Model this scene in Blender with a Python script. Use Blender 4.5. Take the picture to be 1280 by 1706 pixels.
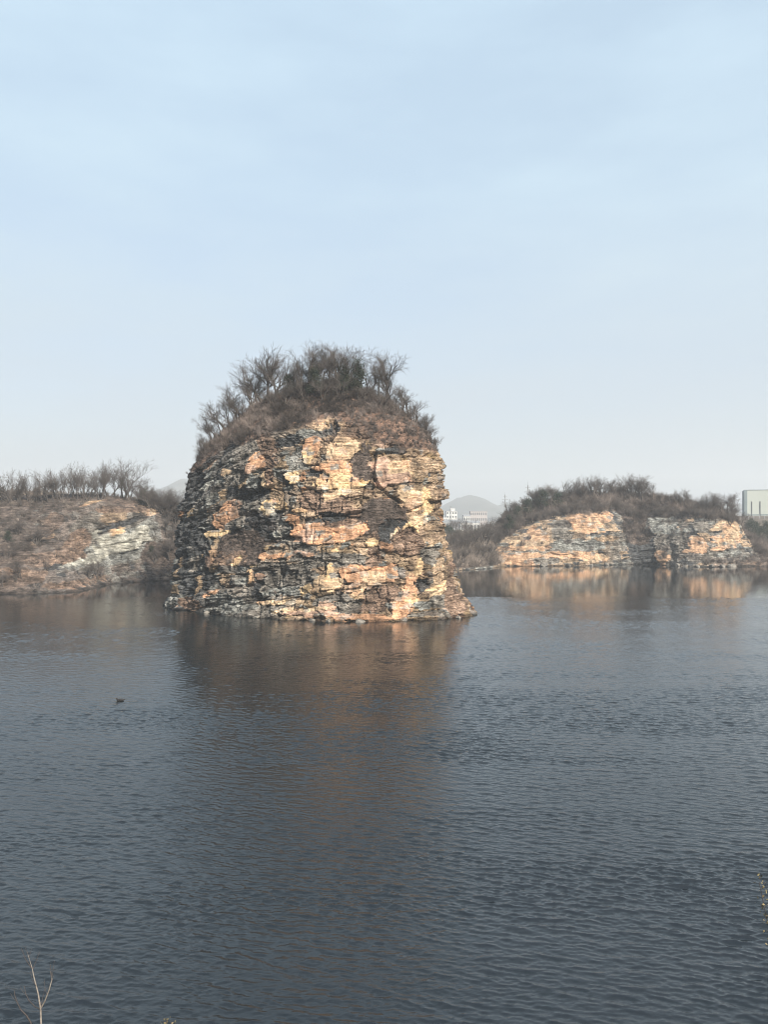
import bpy, math, random
import numpy as np
from mathutils import Vector, Matrix
random.seed(7); np.random.seed(7)
R = math.radians
for o in list(bpy.data.objects): bpy.data.objects.remove(o)
SC = bpy.context.scene
COL = SC.collection

# ------------------------------------------------------------------ camera, sky, sun, exposure
F = 1241.0; HZ = 862.0; CH = 22.0          # focal length in photo pixels, horizon row, eye height above the lake
cam = bpy.data.cameras.new('camera'); co = bpy.data.objects.new('camera', cam); COL.objects.link(co)
co.location = (0, 0, CH); co.rotation_euler = (R(90), 0, 0)
cam.sensor_width = 36; cam.lens = 36*F/1706; cam.shift_y = 9/1706
cam.clip_start = 0.2; cam.clip_end = 20000
SC.camera = co

SUN_EL = 33.0; SUN_AZ = 146.0              # azimuth measured clockwise from +Y (straight ahead)
w = bpy.data.worlds.new('World'); SC.world = w; w.use_nodes = True
nt = w.node_tree; nt.nodes.clear()
def N(t, ty, **k):
    n = t.nodes.new(ty)
    for a, b in k.items(): setattr(n, a, b)
    return n
out = N(nt, 'ShaderNodeOutputWorld'); bg = N(nt, 'ShaderNodeBackground'); sky = N(nt, 'ShaderNodeTexSky')
sky.sky_type = 'NISHITA'; sky.sun_disc = False; sky.sun_elevation = R(SUN_EL); sky.sun_rotation = R(SUN_AZ)
sky.air_density = 1.0; sky.dust_density = 3.0; sky.ozone_density = 1.5; sky.altitude = 0
bg.inputs[1].default_value = 0.12
tc = N(nt, 'ShaderNodeTexCoord'); mp = N(nt, 'ShaderNodeMapping'); mp.inputs['Scale'].default_value = (1.2, 1.2, 4.5)
nz = N(nt, 'ShaderNodeTexNoise'); nz.inputs['Scale'].default_value = 2.2; nz.inputs['Detail'].default_value = 5; nz.inputs['Roughness'].default_value = .55
mr = N(nt, 'ShaderNodeMapRange'); mr.inputs[1].default_value = .35; mr.inputs[2].default_value = .75; mr.inputs[3].default_value = .66; mr.inputs[4].default_value = .97
mx = N(nt, 'ShaderNodeMix', data_type='RGBA'); mx.inputs[7].default_value = (3.0, 3.6, 4.15, 1)   # thin veil of high cloud
nt.links.new(tc.outputs['Generated'], mp.inputs[0]); nt.links.new(mp.outputs[0], nz.inputs[0]); nt.links.new(nz.outputs[0], mr.inputs[0])
nt.links.new(mr.outputs[0], mx.inputs[0]); nt.links.new(sky.outputs[0], mx.inputs[6]); sz_ = N(nt, 'ShaderNodeSeparateXYZ'); nt.links.new(tc.outputs['Generated'], sz_.inputs[0])
vr = N(nt, 'ShaderNodeValToRGB'); cr = vr.color_ramp; cr.elements[0].position = 0; cr.elements[0].color = (.415, .47, .51, 1); cr.elements[1].position = .95; cr.elements[1].color = (.28, .37, .48, 1)
for p_, c_ in ((.15, (.43, .50, .56)), (.40, (.468, .60, .69)), (.58, (.465, .61, .72)), (.74, (.36, .44, .52))):
    e_ = cr.elements.new(p_); e_.color = (*c_, 1)
nt.links.new(sz_.outputs['Z'], vr.inputs[0]); vs = N(nt, 'ShaderNodeVectorMath', operation='SCALE'); vs.inputs['Scale'].default_value = 6.75
nt.links.new(vr.outputs[0], vs.inputs[0]); nt.links.new(vs.outputs[0], mx.inputs[7]); nt.links.new(mx.outputs[2], bg.inputs[0]); nt.links.new(bg.outputs[0], out.inputs[0])

sl = bpy.data.lights.new('sun', 'SUN'); sl.energy = 5.0; sl.angle = R(0.6); sl.color = (1.0, .92, .80)
so = bpy.data.objects.new('sun', sl); COL.objects.link(so)
sd = Vector((math.sin(R(SUN_AZ))*math.cos(R(SUN_EL)), math.cos(R(SUN_AZ))*math.cos(R(SUN_EL)), math.sin(R(SUN_EL))))
so.rotation_euler = sd.to_track_quat('Z', 'Y').to_euler()
so.location = (60, -60, 80)
SC.view_settings.view_transform = 'Standard'; SC.view_settings.look = 'None'; SC.view_settings.exposure = 0.8; SC.view_settings.gamma = 1
SC.render.engine = 'CYCLES'; SC.cycles.max_bounces = 6; SC.cycles.volume_bounces = 1; SC.cycles.use_denoising = True; SC.cycles.denoising_prefilter = 'ACCURATE'; SC.cycles.denoising_input_passes = 'RGB_ALBEDO_NORMAL'; SC.cycles.use_adaptive_sampling = False
SC.cycles.pixel_filter_type = 'BLACKMAN_HARRIS'; SC.cycles.filter_width = 1.05
SC.cycles.diffuse_bounces = 2; SC.cycles.glossy_bounces = 3

# ------------------------------------------------------------------ helpers
def tag(o, label=None, cat=None, group=None, kind=None):
    if label: o['label'] = label
    if cat: o['category'] = cat
    if group: o['group'] = group
    if kind: o['kind'] = kind
    return o
def empty(name, loc=(0, 0, 0), rz=0, sc=1):
    o = bpy.data.objects.new(name, None); COL.objects.link(o); o.location = loc; o.rotation_euler = (0, 0, rz); o.scale = (sc, sc, sc)
    o.empty_display_size = .1; return o
def mesh(name, V, faces, mat=None, smooth=False, nside=None):
    V = np.asarray(V, dtype=np.float32); m = bpy.data.meshes.new(name)
    if isinstance(faces, np.ndarray):
        n, k = faces.shape
        m.vertices.add(len(V)); m.vertices.foreach_set('co', V.ravel())
        m.loops.add(n*k); m.loops.foreach_set('vertex_index', faces.astype(np.int32).ravel())
        m.polygons.add(n); m.polygons.foreach_set('loop_start', np.arange(0, n*k, k, dtype=np.int32))
        if hasattr(m.polygons[0], 'loop_total'):
            try: m.polygons.foreach_set('loop_total', np.full(n, k, dtype=np.int32))
            except Exception: pass
        m.update(calc_edges=True)
    else:
        m.from_pydata(V.tolist(), [], faces); m.update()
    if smooth: m.polygons.foreach_set('use_smooth', np.ones(len(m.polygons), dtype=bool))
    if mat: m.materials.append(mat)
    return m
def obj(name, me, parent=None, loc=None):
    o = bpy.data.objects.new(name, me); COL.objects.link(o)
    if parent: o.parent = parent
    if loc: o.location = loc
    return o
def at(px, py, Y): return ((px-640)*Y/F, Y, CH+(HZ-py)*Y/F)

# --- numpy noise
def h3(ix, iy, iz, s=0):
    a = (ix.astype(np.int64)*374761393 + iy.astype(np.int64)*668265263 + iz.astype(np.int64)*2147483647 + s*1274126177) & 0xffffffff
    a = ((a ^ (a >> 13))*1274126177) & 0xffffffff
    a = ((a ^ (a >> 16))*2246822519) & 0xffffffff
    a = (a ^ (a >> 15)) & 0xffffffff
    return (a/4294967295.0).astype(np.float32)
def vn(x, y, z, s=0):
    ix, iy, iz = np.floor(x), np.floor(y), np.floor(z)
    fx, fy, fz = x-ix, y-iy, z-iz
    fx, fy, fz = [f*f*f*(f*(f*6-15)+10) for f in (fx, fy, fz)]
    r = 0
    for a in (0, 1):
        wx = fx if a else 1-fx
        for b in (0, 1):
            wy = fy if b else 1-fy
            for c in (0, 1):
                wz = fz if c else 1-fz
                r = r + wx*wy*wz*h3(ix+a, iy+b, iz+c, s)
    return r
def fbm(x, y, z, s=0, o=4, g=.5):
    r = 0; a = 1; t = 0
    for i in range(o):
        r = r + a*vn(x, y, z, s+i*17); t += a; a *= g; x = x*2.03+5.1; y = y*2.03+1.7; z = z*2.03+9.2
    return r/t                              # 0..1
def worley(x, y, z, s=0, box=False):
    ix, iy, iz = np.floor(x), np.floor(y), np.floor(z)
    f1 = np.full(x.shape, 9., np.float32); f2 = f1.copy(); idn = np.zeros(x.shape, np.float32)
    for a in (-1, 0, 1):
        for b in (-1, 0, 1):
            for c in (-1, 0, 1):
                cx, cy, cz = ix+a, iy+b, iz+c
                j = h3(cx, cy, cz, s)
                qx = cx+.1+.8*j; qy = cy+.1+.8*((j*57.31) % 1); qz = cz+.1+.8*((j*911.7) % 1)
                d = (np.maximum(np.maximum(np.abs(x-qx), np.abs(y-qy)), np.abs(z-qz)) if box else np.sqrt((x-qx)**2+(y-qy)**2+(z-qz)**2)).astype(np.float32)
                n = d < f1
                f2 = np.where(n, f1, np.minimum(f2, d)); idn = np.where(n, (j*3571.3) % 1, idn); f1 = np.where(n, d, f1)
    return f1, f2, idn
def ss(a, b, x):
    t = np.clip((x-a)/(b-a), 0, 1); return t*t*(3-2*t)

# --- materials
def newmat(name):
    m = bpy.data.materials.new(name); m.use_nodes = True
    t = m.node_tree; b = t.nodes['Principled BSDF']; b.inputs['Specular IOR Level'].default_value = .25
    return m, t, b
def noise_mat(name, c1, c2, scale=1.0, rough=.9, bump=0, zs=1.0):
    m, t, b = newmat(name)
    g = N(t, 'ShaderNodeNewGeometry'); mp = N(t, 'ShaderNodeMapping'); mp.inputs['Scale'].default_value = (1, 1, zs)
    n = N(t, 'ShaderNodeTexNoise'); n.inputs['Scale'].default_value = scale; n.inputs['Detail'].default_value = 6
    r = N(t, 'ShaderNodeValToRGB'); r.color_ramp.elements[0].position = .3; r.color_ramp.elements[1].position = .7
    r.color_ramp.elements[0].color = (*c1, 1); r.color_ramp.elements[1].color = (*c2, 1)
    L = t.links.new; L(g.outputs['Position'], mp.inputs[0]); L(mp.outputs[0], n.inputs[0]); L(n.outputs[0], r.inputs[0]); L(r.outputs[0], b.inputs['Base Color'])
    b.inputs['Roughness'].default_value = rough
    if bump:
        bp = N(t, 'ShaderNodeBump'); bp.inputs['Distance'].default_value = bump; L(n.outputs[0], bp.inputs['Height']); L(bp.outputs[0], b.inputs['Normal'])
    return m
def tinted(*a):
    m = noise_mat(*a); t = m.node_tree; b = t.nodes['Principled BSDF']; l = b.inputs['Base Color'].links[0]; src = l.from_socket
    at_ = N(t, 'ShaderNodeAttribute', attribute_name='tint'); vm = N(t, 'ShaderNodeVectorMath', operation='SCALE')
    t.links.new(src, vm.inputs[0]); t.links.new(at_.outputs['Fac'], vm.inputs['Scale']); t.links.new(vm.outputs[0], b.inputs['Base Color']); return m
def rock_mat(name, s=1.0):
    m, t, b = newmat(name); L = t.links.new
    at_ = N(t, 'ShaderNodeAttribute', attribute_name='pigment')
    rm = N(t, 'ShaderNodeAttribute', attribute_name='rocky')
    g = N(t, 'ShaderNodeNewGeometry'); mp = N(t, 'ShaderNodeMapping'); mp.inputs['Scale'].default_value = (1, 1, 2.3); mp.inputs['Rotation'].default_value = (0, R(7), 0)
    L(g.outputs['Position'], mp.inputs[0])
    n1 = N(t, 'ShaderNodeTexNoise'); n1.inputs['Scale'].default_value = .8*s; n1.inputs['Detail'].default_value = 9; n1.inputs['Roughness'].default_value = .68
    n2 = N(t, 'ShaderNodeTexNoise'); n2.inputs['Scale'].default_value = 2.6*s; n2.inputs['Detail'].default_value = 8; n2.inputs['Roughness'].default_value = .7
    L(mp.outputs[0], n1.inputs[0]); L(g.outputs['Position'], n2.inputs[0])
    r1 = N(t, 'ShaderNodeMapRange'); r1.inputs[1].default_value = .36; r1.inputs[2].default_value = .62; r1.inputs[3].default_value = .58; r1.inputs[4].default_value = 1.3
    L(n1.outputs[0], r1.inputs[0])
    r2 = N(t, 'ShaderNodeMapRange'); r2.inputs[1].default_value = .34; r2.inputs[2].default_value = .66; r2.inputs[3].default_value = .55; r2.inputs[4].default_value = 1.35
    L(n2.outputs[0], r2.inputs[0])
    mp3 = N(t, 'ShaderNodeMapping'); mp3.inputs['Scale'].default_value = (.22, .22, 3.4); mp3.inputs['Rotation'].default_value = (0, R(6), 0); L(g.outputs['Position'], mp3.inputs[0])
    n3 = N(t, 'ShaderNodeTexNoise'); n3.inputs['Scale'].default_value = .75*s; n3.inputs['Detail'].default_value = 6; n3.inputs['Roughness'].default_value = .7; n3.inputs['Distortion'].default_value = .3; L(mp3.outputs[0], n3.inputs[0])
    r3 = N(t, 'ShaderNodeMapRange'); r3.inputs[1].default_value = .36; r3.inputs[2].default_value = .54; r3.inputs[3].default_value = .62; r3.inputs[4].default_value = 1.16; L(n3.outputs[0], r3.inputs[0])
    m0 = N(t, 'ShaderNodeMath', operation='MULTIPLY'); L(r1.outputs[0], m0.inputs[0]); L(r3.outputs[0], m0.inputs[1])
    mu = N(t, 'ShaderNodeMath', operation='MULTIPLY'); L(m0.outputs[0], mu.inputs[0]); L(r2.outputs[0], mu.inputs[1])
    vm = N(t, 'ShaderNodeVectorMath', operation='SCALE'); L(at_.outputs['Color'], vm.inputs[0]); L(mu.outputs[0], vm.inputs['Scale'])
    L(vm.outputs[0], b.inputs['Base Color']); b.inputs['Roughness'].default_value = .92
    # fine relief: bedding, joints and crumbly grain
    v = N(t, 'ShaderNodeTexVoronoi', feature='DISTANCE_TO_EDGE'); v.inputs['Scale'].default_value = .9*s; L(mp.outputs[0], v.inputs[0])
    vr = N(t, 'ShaderNodeMapRange'); vr.inputs[1].default_value = 0; vr.inputs[2].default_value = .09; L(v.outputs['Distance'], vr.inputs[0])
    a1 = N(t, 'ShaderNodeMath', operation='MULTIPLY_ADD'); L(vr.outputs[0], a1.inputs[0]); a1.inputs[1].default_value = .16; L(n1.outputs[0], a1.inputs[2])
    a4 = N(t, 'ShaderNodeMath', operation='MULTIPLY_ADD'); L(n3.outputs[0], a4.inputs[0]); a4.inputs[1].default_value = .55; L(a1.outputs[0], a4.inputs[2])
    a2 = N(t, 'ShaderNodeMath', operation='MULTIPLY_ADD'); L(n2.outputs[0], a2.inputs[0]); a2.inputs[1].default_value = .35; L(a4.outputs[0], a2.inputs[2])
    bp = N(t, 'ShaderNodeBump'); bp.inputs['Distance'].default_value = 1.3/s; L(rm.outputs['Fac'], bp.inputs['Strength'])
    L(a2.outputs[0], bp.inputs['Height']); L(bp.outputs[0], b.inputs['Normal'])
    return m
M_rock = rock_mat('layered_rock'); M_hill = rock_mat('hill_rock', .8)
M_bark = noise_mat('grey_bark', (.05, .044, .04), (.115, .10, .09), 3)
M_twig = noise_mat('bare_twigs', (.06, .052, .048), (.15, .128, .115), .35)
M_scrub = tinted('brown_scrub', (.06, .05, .046), (.17, .138, .12), .22)
M_scrub2 = tinted('tan_scrub', (.10, .085, .075), (.24, .20, .17), .2)
M_ever = noise_mat('evergreen_leaves', (.018, .026, .018), (.05, .062, .042), .8)
M_ground = noise_mat('dry_ground', (.07, .055, .045), (.16, .13, .10), .15, bump=.3)
M_white = noise_mat('white_render', (.46, .46, .45), (.58, .58, .56), .4, .8)
M_pink = noise_mat('pale_pink_render', (.34, .31, .31), (.40, .37, .36), .4, .8)
M_roof = noise_mat('grey_roof', (.20, .21, .22), (.30, .31, .32), .3, .8)
M_glass = noise_mat('dark_window', (.07, .08, .085), (.12, .13, .14), .5, .3)
M_panel = noise_mat('pale_green_cladding', (.42, .45, .41), (.46, .49, .45), .05, .7)
M_panel_d = noise_mat('grey_green_cladding', (.17, .21, .22), (.21, .25, .26), .1, .7)
M_cream = noise_mat('cream_wall', (.62, .57, .45), (.74, .69, .56), .12, .9)
M_steel = noise_mat('galvanised_steel', (.25, .26, .27), (.35, .36, .37), 1, .6)

# ------------------------------------------------------------------ lake water
def water_mat():
    m, t, b = newmat('lake_water'); L = t.links.new
    b.inputs['Base Color'].default_value = (.005, .008, .010, 1); b.inputs['Roughness'].default_value = .035
    b.inputs['IOR'].default_value = 1.72; b.inputs['Specular IOR Level'].default_value = .5
    g = N(t, 'ShaderNodeNewGeometry'); sx = N(t, 'ShaderNodeSeparateXYZ'); L(g.outputs['Position'], sx.inputs[0])
    def ns(scale, sy, rot, det=3, rough=.5, dist=0):
        mp = N(t, 'ShaderNodeMapping'); mp.inputs['Rotation'].default_value = (0, 0, R(rot)); mp.inputs['Scale'].default_value = (1, sy, 1)
        L(g.outputs['Position'], mp.inputs[0]); n = N(t, 'ShaderNodeTexNoise'); n.inputs['Scale'].default_value = scale; n.inputs['Detail'].default_value = det
        n.inputs['Roughness'].default_value = rough; n.inputs['Distortion'].default_value = dist; L(mp.outputs[0], n.inputs[0]); return n.outputs[0]
    def mth(op, a, c=None, d=None):
        n = N(t, 'ShaderNodeMath', operation=op)
        for i, v in enumerate((a, c, d)):
            if v is None: continue
            if isinstance(v, (int, float)): n.inputs[i].default_value = v
            else: L(v, n.inputs[i])
        return n.outputs[0]
    def rng(v, a, b_, c, d, sm=True):
        n = N(t, 'ShaderNodeMapRange'); n.interpolation_type = 'SMOOTHSTEP' if sm else 'LINEAR'; L(v, n.inputs[0])
        for i, k in enumerate((a, b_, c, d)): n.inputs[i+1].default_value = k
        return n.outputs[0]
    sml = ns(3.2, 1.7, 4, 4, .6)
    h = mth('MULTIPLY', sml, .032)
    # sheltered water lies calmer under the far shores, wind lanes elsewhere
    wob = ns(.02, 1.6, 0, 3, .5)
    y2 = mth('MULTIPLY_ADD', wob, 46, mth('ADD', sx.outputs['Y'], -23))
    calm = rng(y2, 196, 206, 1, .35)
    lane = rng(ns(.035, 3.2, 12, 3, .6), .38, .66, .72, 1.12)
    fr = rng(sx.outputs['Y'], 30, 150, 1.0, .5)
    k = mth('MULTIPLY', mth('MULTIPLY', calm, lane), fr)
    bp = N(t, 'ShaderNodeBump'); bp.inputs['Distance'].default_value = 1.0; bp.inputs['Strength'].default_value = 1
    L(mth('MULTIPLY', h, k), bp.inputs['Height']); L(bp.outputs[0], b.inputs['Normal'])
    return m
def grid_faces(nr, nc, wrap=False):
    i = np.arange(nr-1)[:, None]; j = np.arange(nc if wrap else nc-1)[None]
    j2 = (j+1) % nc
    return np.stack([i*nc+j, i*nc+j2, (i+1)*nc+j2, (i+1)*nc+j], -1).reshape(-1, 4)
def water_mesh():
    nr, nc = 1750, 1300
    # rows closer together near the viewpoint, fan wide enough for a look to either side
    ys = np.concatenate([24*(205/24.)**np.linspace(0, 1, nr), np.linspace(206, 420, 120)]); nr = len(ys)
    t = np.linspace(-1, 1, nc)
    X = t[None]*(12+.56*ys[:, None]); Y = np.repeat(ys[:, None], nc, 1); Z = X*0
    rs = np.random.RandomState(12); DX = X*0; DY = X*0
    n = 64; lam = .27*(1.3/.27)**(rs.rand(n)**1.1); th = R(90-8)+rs.normal(0, .30, n); ph = rs.rand(n)*6.28
    k = 2*math.pi/lam; sl_ = .040*(lam/.7)**(-.30)
    for i in range(n):
        kx, ky = k[i]*math.cos(th[i]), k[i]*math.sin(th[i]); p = kx*X+ky*Y+ph[i]; a = sl_[i]/k[i]
        Z += a*np.cos(p); s_ = np.sin(p); DX -= a*math.cos(th[i])*s_*.55; DY -= a*math.sin(th[i])*s_*.55
    gust = .62+.75*ss(.3, .7, fbm(X/26, Y/9, X*0, 701, 3)); wob = fbm(X/55, Y/30, X*0, 703, 3)
    calm = 1-.80*ss(198, 207, Y+70*(wob-.5)+np.clip(-X-70, 0, 40)*.35)
    A = gust*calm*(.40+.62*ss(150, 45, Y+18*(wob-.5)))
    m = mesh('water', np.stack([X+DX*A, Y+DY*A, Z*A], -1).reshape(-1, 3), grid_faces(nr, nc), water_mat(), True)
    w_ = obj('water', m); tag(w_, kind='structure')
    V = []; Fq = []
    def quad(*p): b = len(V); V.extend([(x, y, -.004) for x, y in p]); Fq.append((b, b+1, b+2, b+3))
    for s_ in (-1, 1):
        q = [(s_*(12+.56*24), 24), (s_*450, 24), (s_*450, 420), (s_*(12+.56*420), 420)]; quad(*(q if s_ > 0 else q[::-1]))
    me = m.copy() if False else mesh('water', V, Fq, m.materials[0]); o2 = obj('water', me); tag(o2, kind='structure')
water_mesh()

# ------------------------------------------------------------------ ground: one sheet, lake basin, viewpoint bank, plain to the horizon
def spread(a, b, n, core, nc):
    t = np.linspace(0, 1, n+1)[1:]**2.2
    return np.concatenate([core[0]-t[::-1]*(core[0]-a), np.linspace(core[0], core[1], nc), core[1]+t*(b-core[1])])
def ground_h(X, Y):
    n = fbm(X/60, Y/60, X*0, 3)
    n2 = fbm(X/14, Y/14, X*0, 8)
    fl = ss(1300, 700, np.hypot(X, Y)); land = 7.5+(5*(n-.5)+1.5*(n2-.5))*fl
    dd = np.minimum(352+22*(n-.5)-Y, 330-np.abs(X)+40*(n-.5))
    shore = ss(0, 26, -dd)
    h = -5+(land+5)*shore
    # raised industrial terrace on the far right
    h = h+14.0*ss(235, 262, X)*ss(480, 560, Y)*ss(900, 800, Y)*ss(520, 460, X)
    bank = np.clip(20.4-.72*np.maximum(Y, 0), -5, 20.4)
    bank = bank+.7*(n2-.5)*ss(2, 6, Y)
    h = np.where(Y < 60, np.maximum(bank, h*0-5), h)
    return h
xs = spread(-7000, 7000, 40, (-520, 520), 180); ys = spread(-900, 7500, 40, (-10, 620), 220)
X, Y = np.meshgrid(xs, ys)
Z = ground_h(X, Y)
go = obj('ground', mesh('ground', np.stack([X, Y, Z], -1).reshape(-1, 3), grid_faces(len(ys), len(xs)), M_ground, True)); tag(go, kind='structure')
def gz(x, y): return float(ground_h(np.array([[float(x)]]), np.array([[float(y)]]))[0, 0])

# far mountain range
def mountains():
    xs = np.linspace(-3800, 3800, 400); ys = np.linspace(3000, 5200, 60); X, Y = np.meshgrid(xs, ys)
    peaks = [(330, 804, 95), (200, 832, 90), (778, 826, 60), (860, 838, 70), (1000, 838, 120), (1220, 842, 120), (500, 835, 150), (-100, 830, 200), (1500, 825, 200)]
    H = np.zeros_like(X)
    for px, py, wpx in peaks:
        cx = (px-640)*3900/F; hh = CH+(HZ-py)*3900/F; sw = wpx*3900/F*.75
        H = np.maximum(H, hh*np.exp(-np.abs((X-cx)/sw)**2.2/1.6-((Y-3900)/620)**2))
    H = H*(.72+.5*fbm(X/260, Y/400, X*0, 5, 5, .55))+26*(fbm(X/120, Y/200, X*0, 15)-.3)
    m = mesh('mountain', np.stack([X, Y, H], -1).reshape(-1, 3), grid_faces(60, 400), noise_mat('wooded_mountain', (.05, .06, .05), (.10, .10, .085), .01), True)
    tag(obj('mountain', m), kind='structure')
mountains()

# ------------------------------------------------------------------ rock masses from contour polygons
def spline_loop(P, n, weights=None):
    P = np.asarray(P, float); K = len(P); M = 24; out = []
    for i in range(K):
        a, b, c, d = P[i-1], P[i], P[(i+1) % K], P[(i+2) % K]
        t = np.linspace(0, 1, M, endpoint=False)[:, None]
        out.append(.5*((2*b)+(-a+c)*t+(2*a-5*b+4*c-d)*t**2+(-a+3*b-3*c+d)*t**3))
    return np.concatenate(out)
def contour_mass(keys, nr, nc, front_w=3.5, top=None, yback=None):
    """keys: [(z, [(x, y)...])...] -> grid of base positions (nr x nc x 3)"""
    zk = np.array([k[0] for k in keys], float); PK = np.array([k[1] for k in keys], float)
    loops = np.array([spline_loop(p, 0) for p in PK])                # (nk, m, 2)
    m = loops.shape[1]
    base = loops[0]; seg = np.linalg.norm(np.roll(base, -1, 0)-base, axis=1)
    mid = base[:, 1].min()+.5*(base[:, 1].max()-base[:, 1].min()) if yback is None else yback
    seg = seg*np.where(base[:, 1] < mid, front_w, 1)
    cs = np.concatenate([[0], np.cumsum(seg)]); u = np.linspace(0, cs[-1], nc, endpoint=False)
    idx = np.interp(u, cs, np.arange(m+1)); i0 = np.floor(idx).astype(int) % m; i1 = (i0+1) % m; f = (idx % 1)[:, None]
    L = loops[:, i0]*(1-f)+loops[:, i1]*f                            # (nk, nc, 2)
    step = np.linalg.norm(np.diff(L, axis=1), axis=2).mean()
    dz = np.diff(zk); dh = np.median(np.linalg.norm(np.diff(L, axis=0), axis=2), axis=1); arc = np.concatenate([[0], np.cumsum(np.hypot(dz, dh))])
    a = np.linspace(0, arc[-1], nr); kk = np.interp(a, arc, np.arange(len(zk))); k0 = np.minimum(np.floor(kk).astype(int), len(zk)-2); fk = kk-k0
    G = np.zeros((nr, nc, 3)); G[..., :2] = L[k0]*(1-fk)[:, None, None]+L[k0+1]*fk[:, None, None]
    G[..., 2] = (zk[k0]*(1-fk)+zk[k0+1]*fk)[:, None]
    return G
def normals(G):
    du = np.roll(G, -1, 1)-np.roll(G, 1, 1); dv = np.gradient(G, axis=0)
    n = np.cross(du, dv); l = np.linalg.norm(n, axis=2, keepdims=True); return n/np.maximum(l, 1e-6)
def blur_rows(G, k):
    for _ in range(k):
        G = G.copy(); G[1:-1] = (G[:-2]+2*G[1:-1]+G[2:])/4; G[:, :] = (np.roll(G, 1, 1)+2*G+np.roll(G, -1, 1))/4
    return G
CREAM = np.array((.43, .315, .205)); YEL = np.array((.46, .33, .19)); ORG = np.array((.41, .235, .14)); PINK = np.array((.35, .235, .175))
LG = np.array((.27, .27, .25)); DK = np.array((.078, .080, .082)); GREY = np.array((.225, .205, .18)); TAN = np.array((.41, .30, .205)); VEG = np.array((.115, .09, .076)); BROWN = np.array((.28, .195, .145)); OLIVE = np.array((.25, .24, .205))
PAL = dict(cream=CREAM, yel=YEL, org=ORG, pink=PINK, lg=LG, dk=DK, grey=GREY, tan=TAN, veg=VEG, brown=BROWN, olive=OLIVE)

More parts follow.
